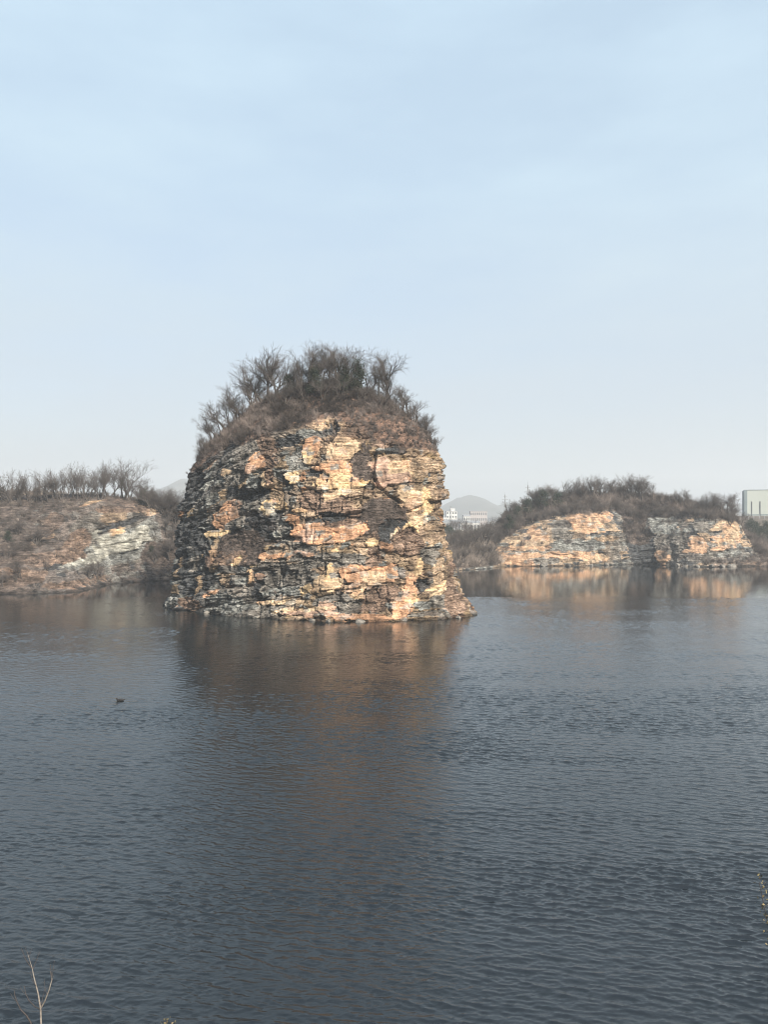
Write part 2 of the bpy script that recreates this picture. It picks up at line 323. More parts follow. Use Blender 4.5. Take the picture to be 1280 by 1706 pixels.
def finish_mass(G, patches, depth, tone, amp=1.0, dip=.12, cs=1.0, vegfn=None, seed=0, crackline=None, name='hill', mat=None, slabs=('cream', 'yel', 'org', 'pink'), talus=0, texamp=1.0, gain=1.0):
    nr, nc, _ = G.shape
    nrm = normals(blur_rows(G, 6)); ctr = G.reshape(-1, 3).mean(0)
    sgn = np.sign(((G-ctr)*nrm)[..., :2].sum(-1).mean()); nrm *= sgn
    x, y, z = [G[..., i].astype(np.float32) for i in range(3)]
    wx = 1.8*(fbm(x/7, y/7, z/7, 41+seed)-.5)*2; wz = 1.1*(fbm(x/6, y/6, z/6, 47+seed)-.5)*2
    hb = z-dip*(x-G[..., 0].mean())*np.clip(1.2-z/40, .2, 1.2)+2.2*fbm(x/14, y/14, z/9, 3+seed)
    if name == 'rock_island': hb = hb-.42*(x+30)*ss(-22, -34, x)*ss(17, 27, z)
    q = cs
    _, _, id0 = worley(x/(11*q), y/(11*q), hb/(6*q), 5+seed, True)
    a1, b1, id1 = worley((x+wx*.5)/(4.8*q), y/(4.8*q), (hb+.5*wz)/(3.3*q), 7+seed, True)
    a2, b2, id2 = worley((x+wx*.3)/(1.9*q), y/(1.9*q), hb/(1.15*q), 9+seed, True)
    a3, b3, id3 = worley(x/(.75*q), y/(.75*q), hb/(.30*q), 11+seed)
    lt = hb/(.85*q)+.8*fbm(x/20, y/20, z/20, 71); lay = h3(np.floor(lt), np.floor(lt*0), np.floor(lt*0), 31)
    lt2 = hb/(.33*q); lay2 = h3(np.floor(lt2), np.floor(lt2*0)+np.floor(x/(6*q)+lay*7), np.floor(lt2*0), 33)
    fv = fbm(x/3, y/3, z/2, 640+seed)
    # pigment map in (across, height) metres of the face
    col = tone(x, y, z, id0, id1, id2, lay)
    xx = x+wx*.5+(id2-.5)*1.1*q+(id1-.5)*.7*q; zz = z+wz*.4+1.6*(fv-.5)+(id2-.5)*.5*q+(id1-.5)*.5*q+.3*(lay2-.5)
    slab = np.zeros_like(x); veg = np.zeros_like(x); rec = np.zeros_like(x)
    for (px, py, rx, ry, ang, kind) in patches:
        Yd = depth(px, py); cx, _, cz = at(px, py, Yd); sx_, sz_ = rx*Yd/F, ry*Yd/F
        c, s_ = math.cos(R(ang)), math.sin(R(ang))
        dx = xx-cx; dz = zz-cz
        e = (np.abs((dx*c+dz*s_)/sx_)**2.6+np.abs((-dx*s_+dz*c)/sz_)**2.6)
        m = ss(1.14, 1.0, e)*(np.abs(y-Yd) < 30)
        k2 = .45 if kind in slabs and kind != 'olive' else 1.0
        p = PAL[kind]*(1+k2*(.34*(id1-.5)+.75*(id2-.5)+.35*(id3-.5)))[..., None]
        if kind in slabs and gain < 1: p = (p*.55+TAN*.42)*gain*1.08
        if kind in ('cream', 'yel', 'org', 'pink'): p = np.where(id2[..., None] < .06, GREY*.9, np.where(id2[..., None] > .9, p*.45+LG*.55, p)); p = p+(ORG-p)*(.55*ss(.5, .66, fv))[..., None]
        col = col*(1-m[..., None])+p*m[..., None]
        if kind in slabs: slab = np.maximum(slab, m); veg = veg*(1-m)
        elif kind == 'veg': veg = np.maximum(veg, m); slab = slab*(1-m)
        elif kind == 'dk': rec = np.maximum(rec, m); slab = slab*(1-m)
        else: slab = slab*(1-m)
    up = nrm[..., 2]
    vg = vegfn(x, y, z, up, id1) if vegfn else np.zeros_like(x)
    veg = np.maximum(veg, vg)
    soil = ss(-16, -8, x)*ss(47, 44, z) if name == 'rock_island' else 0*x
    col = col*(1-vg[..., None])+((VEG*.75+((np.array((.27, .175, .13)) if name == 'rock_island' else np.array((.20, .155, .13)))-VEG)*np.maximum(ss(.46, .62, fbm(x/4, y/4, z/4, 89))*.8, soil*ss(.3, .5, fbm(x/3, y/3, z/3, 93)))[..., None])*(.6+.7*fbm(x/5, y/5, z/5, 88))[..., None]+.02*(id1-.5)[..., None])*vg[..., None]
    rocky = 1-veg*.85
    strk = fbm(x/1.3, y/1.3, z/11, 301+seed)*.6+fbm(x/3.1, y/3.1, z/.7, 303+seed)*.4
    col = col*(.62+.76*ss(.3, .62, strk))[..., None]
    f = 1-.94*slab
    d = 2.6*(fbm(x/11, y/11, z/8, 61+seed)-.5)+1.5*(id0-.5)*rocky+rocky*(1.15*(id1-.5)*(1-.8*slab)+.50*(id2-.5)*f+.22*(id3-.5)*f+.55*(lay-.5)*(1-.9*slab)+.42*(lay2-.5)*(1-.88*slab))
    d = d-rocky*(.75*ss(.09, 0, b1-a1)*(1-.55*slab)+.34*ss(.10, 0, b2-a2)*(1-.85*slab))+.35*slab-.6*rec
    d = d+.7*(fbm(x/2.2, y/2.2, z/1.4, 77)-.5)*(1-.6*slab)*texamp
    if crackline is not None:
        for pts, wd, dp in crackline:
            W = [at(px, py, depth(px, py)) for px, py in pts]
            best = np.full(x.shape, 1e9)
            for A, B in zip(W[:-1], W[1:]):
                ax, az, bx, bz = A[0], A[2], B[0], B[2]; vx, vz = bx-ax, bz-az
                tt = np.clip(((x+wx*.25-ax)*vx+(z-az)*vz)/(vx*vx+vz*vz), 0, 1)
                best = np.minimum(best, np.hypot(x+wx*.25-ax-tt*vx, z-az-tt*vz))
            mm = ss(wd, wd*.35, best)*(y < depth(640, 850)+18); d = d-dp*mm
            col = col*(1-.3*mm[..., None])+BROWN*.3*mm[..., None]
    d = d*amp+.9*ss(1.0, .3, z+1.2*(fbm(x/5, y/5, z*0, 401)-.5))*ss(.35, .55, fbm(x/7, y/7, z*0, 402))
    fade = ss(-2.5, 1.0, z)*.75+.25
    dirn = nrm*np.array([1, 1, .35]); D = d*fade*(1-.45*vg)
    P = G+dirn*D[..., None]
    wet = ss(.75, .35, P[..., 2]+.3*(id2-.5))                         # dark waterline stain
    col = col*(1-.55*wet[..., None])
    P[-1] = P[-1].mean(0)+np.array((0, 0, .25))
    V = P.reshape(-1, 3); Fc = grid_faces(nr, nc, True)
    me = mesh(name, V, Fc, mat, False)
    if sgn < 0: me.flip_normals()
    a = me.attributes.new('pigment', 'FLOAT_COLOR', 'POINT')
    cc = col.reshape(-1, 3); a.data.foreach_set('color', np.concatenate([np.clip(cc, 0, .9), np.ones((len(cc), 1))], 1).astype(np.float32).ravel())
    a = me.attributes.new('rocky', 'FLOAT', 'POINT'); a.data.foreach_set('value', (1-.6*slab).ravel().astype(np.float32))
    o = obj(name, me)
    return o, P, nrm, veg
class Surf:
    def __init__(s, P, nrm, veg):
        s.P = P.reshape(-1, 3); s.n = nrm.reshape(-1, 3); s.veg = veg.ravel()
        nr, nc, _ = P.shape
        du = np.linalg.norm(np.roll(P, -1, 1)-P, axis=2); dv = np.linalg.norm(np.gradient(P, axis=0), axis=2); s.area = (du*dv).ravel()
        s.px = 640+F*s.P[:, 0]/s.P[:, 1]; s.py = HZ-F*(s.P[:, 2]-CH)/s.P[:, 1]
    def find(s, px, py, upmin=.15, front=True):
        q = (s.px-px)**2+(s.py-py)**2+np.where(s.n[:, 2] > upmin, 0, 1e6)+.01*np.abs(s.P[:, 1]-s.P[:, 1].min())
        return s.P[int(np.argmin(q))]
    def height(s, x, y):
        q = (s.P[:, 0]-x)**2+(s.P[:, 1]-y)**2-.02*s.P[:, 2]; return s.P[int(np.argmin(q)), 2]

# ---- the rock island
WL = [(-54.3, 184.5), (-45.1, 175), (-29.8, 164.5), (-18, 159.9), (-10.2, 158), (5.1, 159.3), (14.5, 162.8), (20.3, 170.6)]
BK = [(17, 184), (7, 197), (-12, 206), (-33, 207), (-49, 199)]
LT = [(1010, 277), (985, 285), (950, 292), (900, 297), (870, 299), (840, 302), (820, 305), (800, 310), (788, 311), (770, 325), (753, 337), (735, 352), (710, 384), (681, 416), (661, 450), (642, 505), (633, 555)]
RT = [(1022, 788), (1000, 779), (960, 762), (940, 754), (920, 748), (900, 741), (880, 737), (850, 737), (800, 738), (770, 736), (752, 731), (737, 721), (715, 706), (692, 686), (668, 656), (650, 625), (636, 592)]
def tab(T, Yd):
    a = sorted(((CH+(HZ-py)*Yd/F, (px-640)*Yd/F) for py, px in T)); return np.array([k[0] for k in a]), np.array([k[1] for k in a])
ZL, XL = tab(LT, 186.5); ZR, XR = tab(RT, 173.5)
YF_z = [-3, 0, 4, 12, 22, 32, 38, 41, 44, 48, 52, 55.0, 56.3]; YF_y = [157, 158, 159, 160.5, 161.5, 162.5, 164, 166, 169, 173.5, 178, 182.5, 184]
SK_z = [-3, 0, 30, 40, 44, 48, 52, 55, 56.3]; SK_s = [1.03, 1, .93, .88, .72, .55, .36, .16, .03]
def island_keys():
    ks = []
    base = np.array(WL+BK); x0, x1 = -54.3, 20.3
    U = (base[:, 0]-(x0+x1)/2)/((x1-x0)/2); Vv = base[:, 1]-158
    for z in (-3, 0, 2, 5, 9, 14, 19, 24, 28, 31, 34, 37, 39, 41, 43, 45, 47, 49.5, 52, 54, 55.3, 56.3):
        xl = np.interp(z, ZL, XL); xr = np.interp(z, ZR, XR)
        if z > 55: xl, xr = (-15, -6) if z < 56 else (-11.5, -9.5)
        yf = np.interp(z, YF_z, YF_y); s = np.interp(z, SK_z, SK_s)
        ks.append((z, [((xl+xr)/2+(xr-xl)/2*u, yf+s*v) for u, v in zip(U, Vv)]))
    return ks
IG = contour_mass(island_keys(), 520, 940, 3.2, yback=186)
def idepth(px, py):
    Yw = np.interp(px, [270, 320, 415, 500, 560, 680, 750, 790], [185, 175.5, 165, 160, 158, 160, 164, 171])
    return float(Yw+np.interp(CH+(HZ-py)*.13, [0, 22, 38, 42, 50, 56], [0, 3.5, 6, 9, 18, 25]))
def itone(x, y, z, i0, i1, i2, lay):
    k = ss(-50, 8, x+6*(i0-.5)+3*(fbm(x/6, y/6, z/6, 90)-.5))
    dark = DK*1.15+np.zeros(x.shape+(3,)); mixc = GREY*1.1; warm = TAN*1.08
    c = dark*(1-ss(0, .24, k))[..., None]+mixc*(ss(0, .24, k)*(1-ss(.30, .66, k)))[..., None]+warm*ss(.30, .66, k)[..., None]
    r = i1[..., None]; v = i2[..., None]; kk = k[..., None]
    c = np.where(r > 1-.08-.14*kk, CREAM*.8, c); c = np.where((r > .62) & (r < .62+.08*kk+.02), ORG*.85, c)
    c = np.where((r < .20-.17*kk), DK, c); c = np.where((v > .90), LG, c); c = np.where((v < .10), c*.6, c)
    c = np.where((v > .80) & (v < .80+.05*kk), YEL*.8, c)
    br = ss(.5, .72, fbm(x/4, y/4, z/3, 123))[..., None]*.55*kk; c = c*(1-br)+BROWN*br
    return c*(.75+.5*lay[..., None])
IP = [  # (px, py, half width, half height, tilt, kind) as read off the photograph's rock face
 (318, 900, 20, 120, 0, 'dk'), (330, 850, 10, 16, 0, 'grey'), (320, 930, 9, 20, 0, 'grey'), (400, 850, 60, 26, 18, 'grey'), (445, 880, 42, 26, -12, 'dk'), (390, 790, 40, 16, 30, 'grey'), (420, 820, 34, 14, 20, 'dk'), (505, 905, 22, 30, 0, 'grey'),
 (470, 960, 60, 22, 0, 'grey'), (480, 985, 40, 8, 4, 'lg'), (560, 935, 60, 14, 0, 'grey'), (430, 985, 10, 30, 0, 'dk'), (450, 1008, 30, 12, 0, 'grey'), (380, 1005, 30, 14, 0, 'lg'),
 (475, 735, 26, 10, 15, 'dk'), (500, 765, 20, 22, 0, 'lg'), (520, 722, 30, 8, 0, 'lg'), (535, 702, 11, 14, 0, 'cream'), (555, 712, 5, 16, 0, 'dk'),
 (519, 745, 15, 18, 0, 'org'), (514, 762, 9, 14, 0, 'yel'), (572, 750, 26, 22, 0, 'cream'), (562, 780, 30, 12, 0, 'org'), (570, 803, 44, 12, 0, 'yel'), (575, 824, 38, 8, 8, 'cream'), (532, 790, 22, 7, -25, 'dk'),
 (430, 768, 14, 16, 35, 'org'), (418, 782, 10, 10, 0, 'pink'), (372, 790, 8, 8, 0, 'cream'), (365, 803, 10, 7, 20, 'lg'), (345, 775, 16, 6, 20, 'brown'), (447, 802, 8, 14, 10, 'cream'), (488, 798, 14, 11, 0, 'yel'), (540, 797, 10, 9, 0, 'cream'), (462, 815, 8, 18, 0, 'tan'),
 (453, 843, 16, 13, 20, 'yel'), (425, 800, 9, 12, 0, 'lg'), (520, 835, 22, 16, 0, 'brown'), (497, 852, 12, 5, 0, 'yel'), (355, 832, 16, 9, 20, 'lg'), (315, 853, 7, 6, 0, 'yel'),
 (372, 862, 24, 15, 50, 'org'), (385, 850, 8, 14, 0, 'pink'), (362, 892, 24, 8, 5, 'yel'), (352, 905, 10, 5, 0, 'lg'), (358, 915, 8, 18, -20, 'cream'), (350, 935, 8, 12, -15, 'pink'), (400, 915, 42, 26, 0, 'veg'), (385, 930, 30, 12, 0, 'brown'), (392, 935, 7, 8, 0, 'yel'),
 (470, 885, 12, 18, 0, 'lg'), (540, 887, 58, 16, 3, 'org'), (508, 893, 22, 9, 10, 'pink'), (460, 927, 32, 5, 3, 'org'), (502, 923, 20, 4, 0, 'pink'), (560, 914, 6, 5, 0, 'yel'),
 (570, 852, 40, 24, 10, 'brown'), (552, 858, 20, 9, 5, 'dk'), (605, 830, 22, 14, 0, 'tan'), (640, 862, 40, 34, 0, 'veg'), (655, 885, 26, 18, 0, 'dk'), (625, 925, 12, 40, 5, 'brown'), (600, 880, 10, 14, -35, 'org'),
 (618, 905, 13, 7, 15, 'yel'), (684, 888, 17, 14, 20, 'yel'), (660, 893, 4, 12, 0, 'cream'), (700, 868, 20, 8, 10, 'cream'), (680, 905, 25, 20, 0, 'brown'),
 (640, 785, 20, 22, 20, 'pink'), (675, 778, 26, 14, 10, 'cream'), (700, 770, 16, 20, 0, 'tan'), (655, 800, 30, 10, 10, 'pink'), (690, 830, 30, 16, -20, 'cream'), (715, 835, 14, 24, 0, 'yel'), (725, 800, 8, 40, 0, 'tan'), (600, 775, 9, 22, 0, 'veg'), (612, 770, 8, 34, 0, 'veg'),
 (595, 957, 30, 17, 5, 'org'), (640, 955, 24, 14, 0, 'org'), (622, 963, 20, 10, 0, 'cream'), (543, 972, 22, 11, 0, 'cream'), (550, 954, 7, 12, 0, 'yel'), (600, 982, 34, 3, 4, 'cream'), (640, 988, 30, 12, 5, 'brown'), (668, 955, 8, 10, 0, 'lg'),
 (694, 950, 7, 18, -15, 'yel'), (686, 985, 9, 28, 0, 'org'), (672, 1012, 15, 20, -10, 'org'), (690, 998, 10, 6, 0, 'yel'), (715, 925, 18, 14, 0, 'grey'), (738, 955, 14, 24, 20, 'tan'), (705, 975, 14, 10, 0, 'dk'), (735, 985, 22, 4, 22, 'cream'), (735, 975, 24, 3, 20, 'yel'), (738, 1000, 24, 10, 0, 'grey'),
 (705, 1006, 14, 7, 0, 'lg'), (720, 1022, 40, 5, 0, 'grey'), (760, 1000, 18, 24, 30, 'brown'), (755, 960, 8, 30, -20, 'brown'),
 (570, 1005, 46, 16, 0, 'grey'), (620, 1005, 22, 12, 0, 'brown'), (600, 1027, 60, 5, 0, 'org'), (545, 1010, 14, 10, 0, 'pink'), (465, 1003, 46, 4, 3, 'cream'), (500, 1016, 50, 4, 3, 'cream'), (530, 1024, 60, 4, 0, 'pink'), (400, 1010, 34, 5, 3, 'lg'),
 (356, 988, 10, 6, 0, 'org'), (414, 961, 5, 13, 0, 'yel'), (402, 970, 8, 8, 0, 'lg'), (430, 963, 8, 8, 0, 'pink'), (375, 968, 10, 12, 0, 'tan'), (510, 985, 10, 8, 0, 'yel'), (300, 1000, 20, 10, 0, 'lg'), (320, 1005, 26, 10, 0, 'brown'),
 (440, 730, 14, 16, 20, 'brown'), (450, 765, 12, 40, 8, 'brown'), (600, 715, 30, 16, 0, 'brown'), (660, 740, 40, 5, 0, 'brown')]
def iveg(x, y, z, up, id1):
    rim = np.interp(x, [-48, -44, -38, -31, -24, -17, -13.5, -9, -5, 0, 8, 12], [33, 36, 38.5, 40.5, 41.5, 43.2, 44.6, 44.2, 41, 38, 37.6, 37.2])
    k = ss(-.8, .8, z-rim+2.5*(fbm(x/3, y/3, z/3, 55)-.5)+1.2*(id1-.5))
    back = ss(184, 190, y)*ss(20, 30, z)*.6
    ledge = ss(.55, .8, fbm(x/5, y/5, z/2.5, 57))*.45*ss(-40, -10, x)
    return np.clip(np.maximum(np.maximum(k, back), ledge), 0, 1)
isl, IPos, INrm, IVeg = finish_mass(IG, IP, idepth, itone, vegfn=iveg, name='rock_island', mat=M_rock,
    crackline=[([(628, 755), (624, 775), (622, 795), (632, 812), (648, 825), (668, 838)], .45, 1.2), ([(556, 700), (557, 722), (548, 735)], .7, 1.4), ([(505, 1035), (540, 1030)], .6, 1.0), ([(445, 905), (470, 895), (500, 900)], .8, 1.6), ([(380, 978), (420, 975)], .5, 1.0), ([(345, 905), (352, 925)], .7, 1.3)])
tag(isl, 'tall flat topped island of cream, orange and dark grey layered rock in the lake', 'rock island')
IS = Surf(IPos, INrm, IVeg)

# ---- left hill
LK = [(-3, [(-262, 188), (-182, 198), (-111, 211), (-91, 219), (-88, 245), (-79, 255), (-56, 262), (-42, 300), (-58, 352), (-120, 384), (-200, 384), (-304, 300)]),
 (0, [(-260, 190), (-180, 200), (-110.5, 213), (-92, 221), (-90, 246), (-80, 257), (-58, 265), (-45, 300), (-60, 350), (-120, 380), (-200, 380), (-300, 300)]),
 (5, [(-258, 195), (-178, 206), (-113, 220), (-98, 226), (-93, 246), (-82, 258.5), (-61, 268), (-50, 300), (-66, 345), (-120, 370), (-200, 370), (-292, 300)]),
 (12, [(-254, 205), (-175, 217), (-120, 231), (-109, 237), (-99, 248), (-85, 260), (-67, 272), (-58, 300), (-74, 338), (-120, 358), (-200, 358), (-284, 298)]),
 (20, [(-250, 220), (-170, 232), (-129, 244), (-114, 248), (-102, 252), (-87, 262.5), (-74, 276), (-70, 298), (-84, 325), (-122, 340), (-196, 340), (-276, 295)]),
 (25, [(-245, 235), (-165, 247), (-130, 255), (-111, 255), (-99, 258), (-89, 265), (-82, 278), (-80, 296), (-92, 314), (-124, 325), (-190, 325), (-268, 290)]),
 (28.5, [(-240, 245), (-160, 258), (-135, 262), (-118, 261), (-106, 263), (-98, 268), (-93, 276), (-92, 288), (-100, 300), (-126, 308), (-184, 308), (-258, 285)]),
 (30.2, [(-232, 255), (-165, 268), (-142, 272), (-128, 272), (-116, 273), (-108, 276), (-104, 280), (-104, 286), (-110, 292), (-130, 296), (-178, 296), (-244, 280)]),
 (31, [(-205, 272), (-175, 277), (-155, 280), (-145, 280), (-138, 280), (-132, 281), (-130, 282), (-130, 284), (-134, 285), (-146, 286), (-176, 287), (-205, 279)])]
LG_ = contour_mass(LK, 250, 700, 5, yback=285)
def ltone(x, y, z, i0, i1, i2, lay):
    c = np.array((.215, .182, .16))*(.75+.6*fbm(x/9, y/9, z/9, 9))[..., None]+np.zeros(x.shape+(3,))
    c = np.where(i2[..., None] > .93, LG*1.1, c); c = np.where(i2[..., None] < .1, DK*1.3, c)
    g = ss(.45, .62, fbm(x/13, y/13, z/10, 29))[..., None]*.6
    return c*(1-g)+VEG*g
LP_ = [(180, 905, 58, 40, 0, 'grey'), (185, 898, 54, 38, 4, 'lg'), (195, 865, 42, 20, 15, 'grey'), (172, 900, 12, 4, 30, 'dk'), (165, 912, 14, 3, 10, 'dk'), (200, 905, 20, 2.5, 15, 'dk'), (188, 917, 18, 2.5, -10, 'dk'), (156, 905, 8, 6, 0, 'dk'), (150, 921, 12, 4, 20, 'dk'), (222, 900, 4, 12, 20, 'dk'), (150, 880, 30, 25, 0, 'grey'), (170, 925, 40, 18, 0, 'lg'), (183, 862, 18, 12, 25, 'tan'), (190, 858, 8, 8, 10, 'tan'), (175, 882, 50, 3, 25, 'dk'), (190, 872, 40, 3, 22, 'dk'), (180, 905, 30, 16, 0, 'olive'),
 (192, 887, 10, 7, 0, 'yel'), (225, 886, 12, 9, 0, 'olive'), (210, 898, 30, 8, 0, 'olive'), (140, 893, 16, 8, 10, 'olive'), (175, 920, 22, 6, 15, 'olive'), (145, 930, 14, 9, 0, 'olive'), (128, 925, 9, 16, -20, 'dk'), (155, 837, 18, 3, 25, 'cream'), (235, 848, 18, 8, -20, 'cream'), (205, 836, 34, 4, -5, 'brown'), (205, 848, 30, 6, 0, 'brown'),
 (95, 870, 14, 16, 0, 'brown'), (95, 893, 5, 3, 0, 'cream'), (50, 905, 8, 4, 0, 'cream'), (100, 910, 16, 26, 0, 'brown'), (60, 930, 50, 10, 0, 'brown'), (30, 960, 50, 14, 0, 'brown'), (110, 975, 44, 5, 3, 'brown'), (110, 981, 40, 2, 3, 'pink'), (183, 966, 14, 5, 0, 'lg'), (250, 925, 30, 22, 0, 'veg'), (270, 955, 5, 5, 0, 'lg')]
def ldepth(px, py): return float(np.interp(py, [820, 850, 890, 930, 950, 990], [266, 258, 249, 243, 240, 222])-(12 if px < 120 and py > 900 else 0)+(6 if px > 190 else 0))
def lveg(x, y, z, up, id1):
    face = np.exp(-(np.abs((x+92.5)/15)**4+np.abs((z-13)/12)**4))
    k = ss(.22, .52, fbm(x/6, y/6, z/6, 66)+.12*(id1-.5))*.9
    return np.clip(np.maximum(k, ss(27, 29, z))*(1-face*.97), 0, 1)
lh, LPos, LNrm, LVeg = finish_mass(LG_, LP_, ldepth, ltone, amp=1.5, cs=1.1, dip=-.3, vegfn=lveg, seed=200, name='hill', mat=M_hill, slabs=('cream', 'olive', 'org', 'yel'))
tag(lh, kind='structure'); LS = Surf(LPos, LNrm, LVeg)

# ---- right hill
RK = [(-3, [(44, 344), (52, 335), (72, 334), (98, 341), (118, 347), (128, 341), (140, 329), (163, 333), (200, 338), (215, 385), (130, 430), (55, 395)]),
 (0, [(46, 345), (53, 337), (72, 336), (98, 343), (118, 349), (128, 343), (140, 331), (163, 335), (195, 342), (208, 384), (130, 424), (58, 392)]),
 (7, [(50, 348), (57, 340), (73, 338), (99, 344), (118, 349.5), (129, 345), (143, 335), (163, 338), (176, 348), (188, 382), (130, 416), (62, 388)]),
 (14, [(54, 353), (64, 344), (77, 341), (100, 346), (119, 351.5), (130, 347), (146, 339), (163.5, 341), (170, 352), (176, 380), (130, 408), (64, 384)]),
 (21, [(59, 362), (74, 351), (86, 346), (102, 350), (119, 356), (131, 352), (147, 344), (162, 345), (166, 355), (168, 378), (130, 400), (68, 380)]),
 (25, [(66, 367), (80, 357), (90, 352), (105, 355), (119, 363), (131, 356), (145, 350), (155, 350), (160, 358), (160, 376), (128, 394), (72, 378)]),
 (29, [(76, 370), (86, 364), (95, 359), (107, 359), (119, 366), (129, 362), (137, 359), (144, 360), (147, 364), (146, 374), (124, 386), (80, 377)]),
 (32.5, [(88, 372), (95, 368), (102, 366), (110, 366), (117, 368), (122, 367), (127, 367), (130, 368), (131, 370), (129, 374), (116, 379), (92, 375)]),
 (34, [(98, 371.5), (101, 371), (104, 370.5), (108, 370.5), (112, 370.5), (114, 370.5), (116, 370.5), (117, 371), (117, 371.5), (116, 372), (110, 372.5), (102, 372)])]
RG = contour_mass(RK, 260, 720, 4, yback=365)
def rtone(x, y, z, i0, i1, i2, lay):
    c = GREY*1.02+np.zeros(x.shape+(3,)); kx = ss(112, 96, x)[..., None]*.75; c = c*(1-kx)+TAN*1.1*kx
    c = np.where(i1[..., None] > .75, TAN*1.1, c); c = np.where(i2[..., None] > .90, LG*.9, c); c = np.where(i2[..., None] < .2, DK*1.3, c)
    return c*(.75+.5*lay[..., None])
RP = [(1060, 895, 20, 52, 8, 'dk'), (1056, 880, 22, 26, 0, 'veg'), (870, 925, 40, 16, 0, 'org'), (860, 938, 20, 5, 0, 'org'), (850, 915, 28, 5, 0, 'cream'), (900, 900, 14, 24, 25, 'org'), (885, 905, 34, 6, 0, 'cream'), (970, 870, 36, 16, 8, 'org'), (1000, 862, 20, 10, 0, 'org'), (935, 885, 18, 18, 0, 'grey'), (975, 885, 34, 3, 0, 'cream'),
 (960, 908, 50, 9, 0, 'lg'), (950, 925, 50, 6, 0, 'org'), (890, 918, 60, 2, 0, 'grey'), (1010, 898, 22, 4, 0, 'tan'), (1000, 930, 14, 6, 0, 'cream'), (910, 934, 22, 6, 0, 'grey'), (1100, 875, 22, 14, 0, 'lg'), (1160, 895, 8, 20, 0, 'dk'), (1120, 905, 24, 14, 0, 'grey'),
 (1165, 908, 12, 14, 0, 'org'), (1195, 898, 14, 7, 5, 'org'), (1155, 920, 16, 6, 5, 'org'), (1205, 912, 26, 4, 8, 'pink'), (1220, 890, 18, 16, 10, 'cream'), (1205, 876, 26, 5, 20, 'cream'), (1130, 885, 20, 6, 10, 'lg'), (1170, 928, 40, 7, 0, 'grey'), (1100, 928, 8, 10, 0, 'org'), (1190, 940, 30, 2, 0, 'cream'), (1215, 922, 22, 4, 5, 'lg'), (1255, 938, 24, 4, 0, 'pink'), (1010, 941, 40, 2, 0, 'lg')]
def rdepth(px, py): return float(np.interp(px, [830, 900, 1000, 1060, 1100, 1160, 1240], [339, 337, 344, 350, 345, 333, 336])+np.interp(py, [855, 900, 943], [10, 4, 0]))
def rveg(x, y, z, up, id1):
    rim = np.interp(x, [50, 57, 64, 72, 88, 112, 119, 126, 145, 162, 168], [9, 12, 17, 20.5, 23, 25, 13, 22, 22, 21.5, 16])
    k = ss(-1.0, 1.0, z-rim+3*(fbm(x/4, y/4, z/4, 56)-.5)+1.2*(id1-.5))
    lo = ss(5, 2.2, z)*ss(135, 150, x)*.8
    rt = ss(166, 172, x)
    ledge = ss(.55, .75, fbm(x/5, y/5, z/2.5, 59))*.5
    return np.clip(np.maximum(np.maximum(k, lo), np.maximum(rt, ledge)), 0, 1)
rh, RPos, RNrm, RVeg = finish_mass(RG, RP, rdepth, rtone, amp=.95, cs=1.2, dip=.04, vegfn=rveg, seed=400, name='hill', mat=M_hill, gain=.80)
tag(rh, kind='structure'); RS = Surf(RPos, RNrm, RVeg)

# ---- low scrubby bank between island and right hill
BKk = [(-3, [(6, 318), (20, 306), (33, 307), (44, 318), (54, 333), (62, 352), (40, 400), (-20, 400), (-12, 345)]),
 (0, [(8, 320), (21, 308.5), (32, 309.5), (43, 320), (53, 335), (60, 352), (40, 398), (-18, 398), (-10, 345)]),
 (4, [(12, 326), (23, 315), (33, 316), (43, 325), (52, 340), (58, 354), (38, 392), (-14, 392), (-6, 348)]),
 (8, [(18, 338), (26, 328), (34, 328), (43, 336), (51, 347), (56, 356), (36, 386), (-8, 386), (2, 352)]),
 (10.5, [(24, 350), (30, 343), (36, 343), (43, 348), (48, 354), (50, 360), (34, 376), (4, 376), (10, 358)]),
 (11.5, [(28, 358), (31, 356), (34, 356), (37, 358), (39, 360), (40, 362), (34, 366), (22, 366), (24, 360)])]
BG = contour_mass(BKk, 60, 240, 3, yback=360)
bo, BPos, BNrm, BVeg = finish_mass(BG, [(800, 947, 30, 3, 0, 'lg')], lambda px, py: 312., rtone, amp=.6, cs=1.2, vegfn=lambda x, y, z, up, i: ss(.3, 1.2, z), seed=600, name='shore_bank', mat=M_hill)
tag(bo, kind='structure'); BS = Surf(BPos, BNrm, BVeg)

# ------------------------------------------------------------------ bare trees
def prisms(S, k=3):
    """S: (n, 8) p0 p1 r0 r1 -> verts, quads"""
    S = np.asarray(S, float); p0, p1, r0, r1 = S[:, :3], S[:, 3:6], S[:, 6], S[:, 7]
    d = p1-p0; d /= np.maximum(np.linalg.norm(d, axis=1, keepdims=True), 1e-9)
    a = np.where(np.abs(d[:, 2:3]) > .9, np.array([[1., 0, 0]]), np.array([[0, 0, 1.]]))
    u = np.cross(d, a); u /= np.linalg.norm(u, axis=1, keepdims=True); v = np.cross(d, u)
    th = np.arange(k)*2*math.pi/k
    ring = np.cos(th)[None, :, None]*u[:, None]+np.sin(th)[None, :, None]*v[:, None]
    A = p0[:, None]+ring*r0[:, None, None]; B = p1[:, None]+ring*r1[:, None, None]
    V = np.concatenate([A, B], 1).reshape(-1, 3); n = len(S)
    j = np.arange(k); q = np.stack([j, (j+1) % k, k+(j+1) % k, k+j], -1)
    return V, (q[None]+(np.arange(n)*2*k)[:, None, None]).reshape(-1, 4)
def unit(v): return v/np.linalg.norm(v)
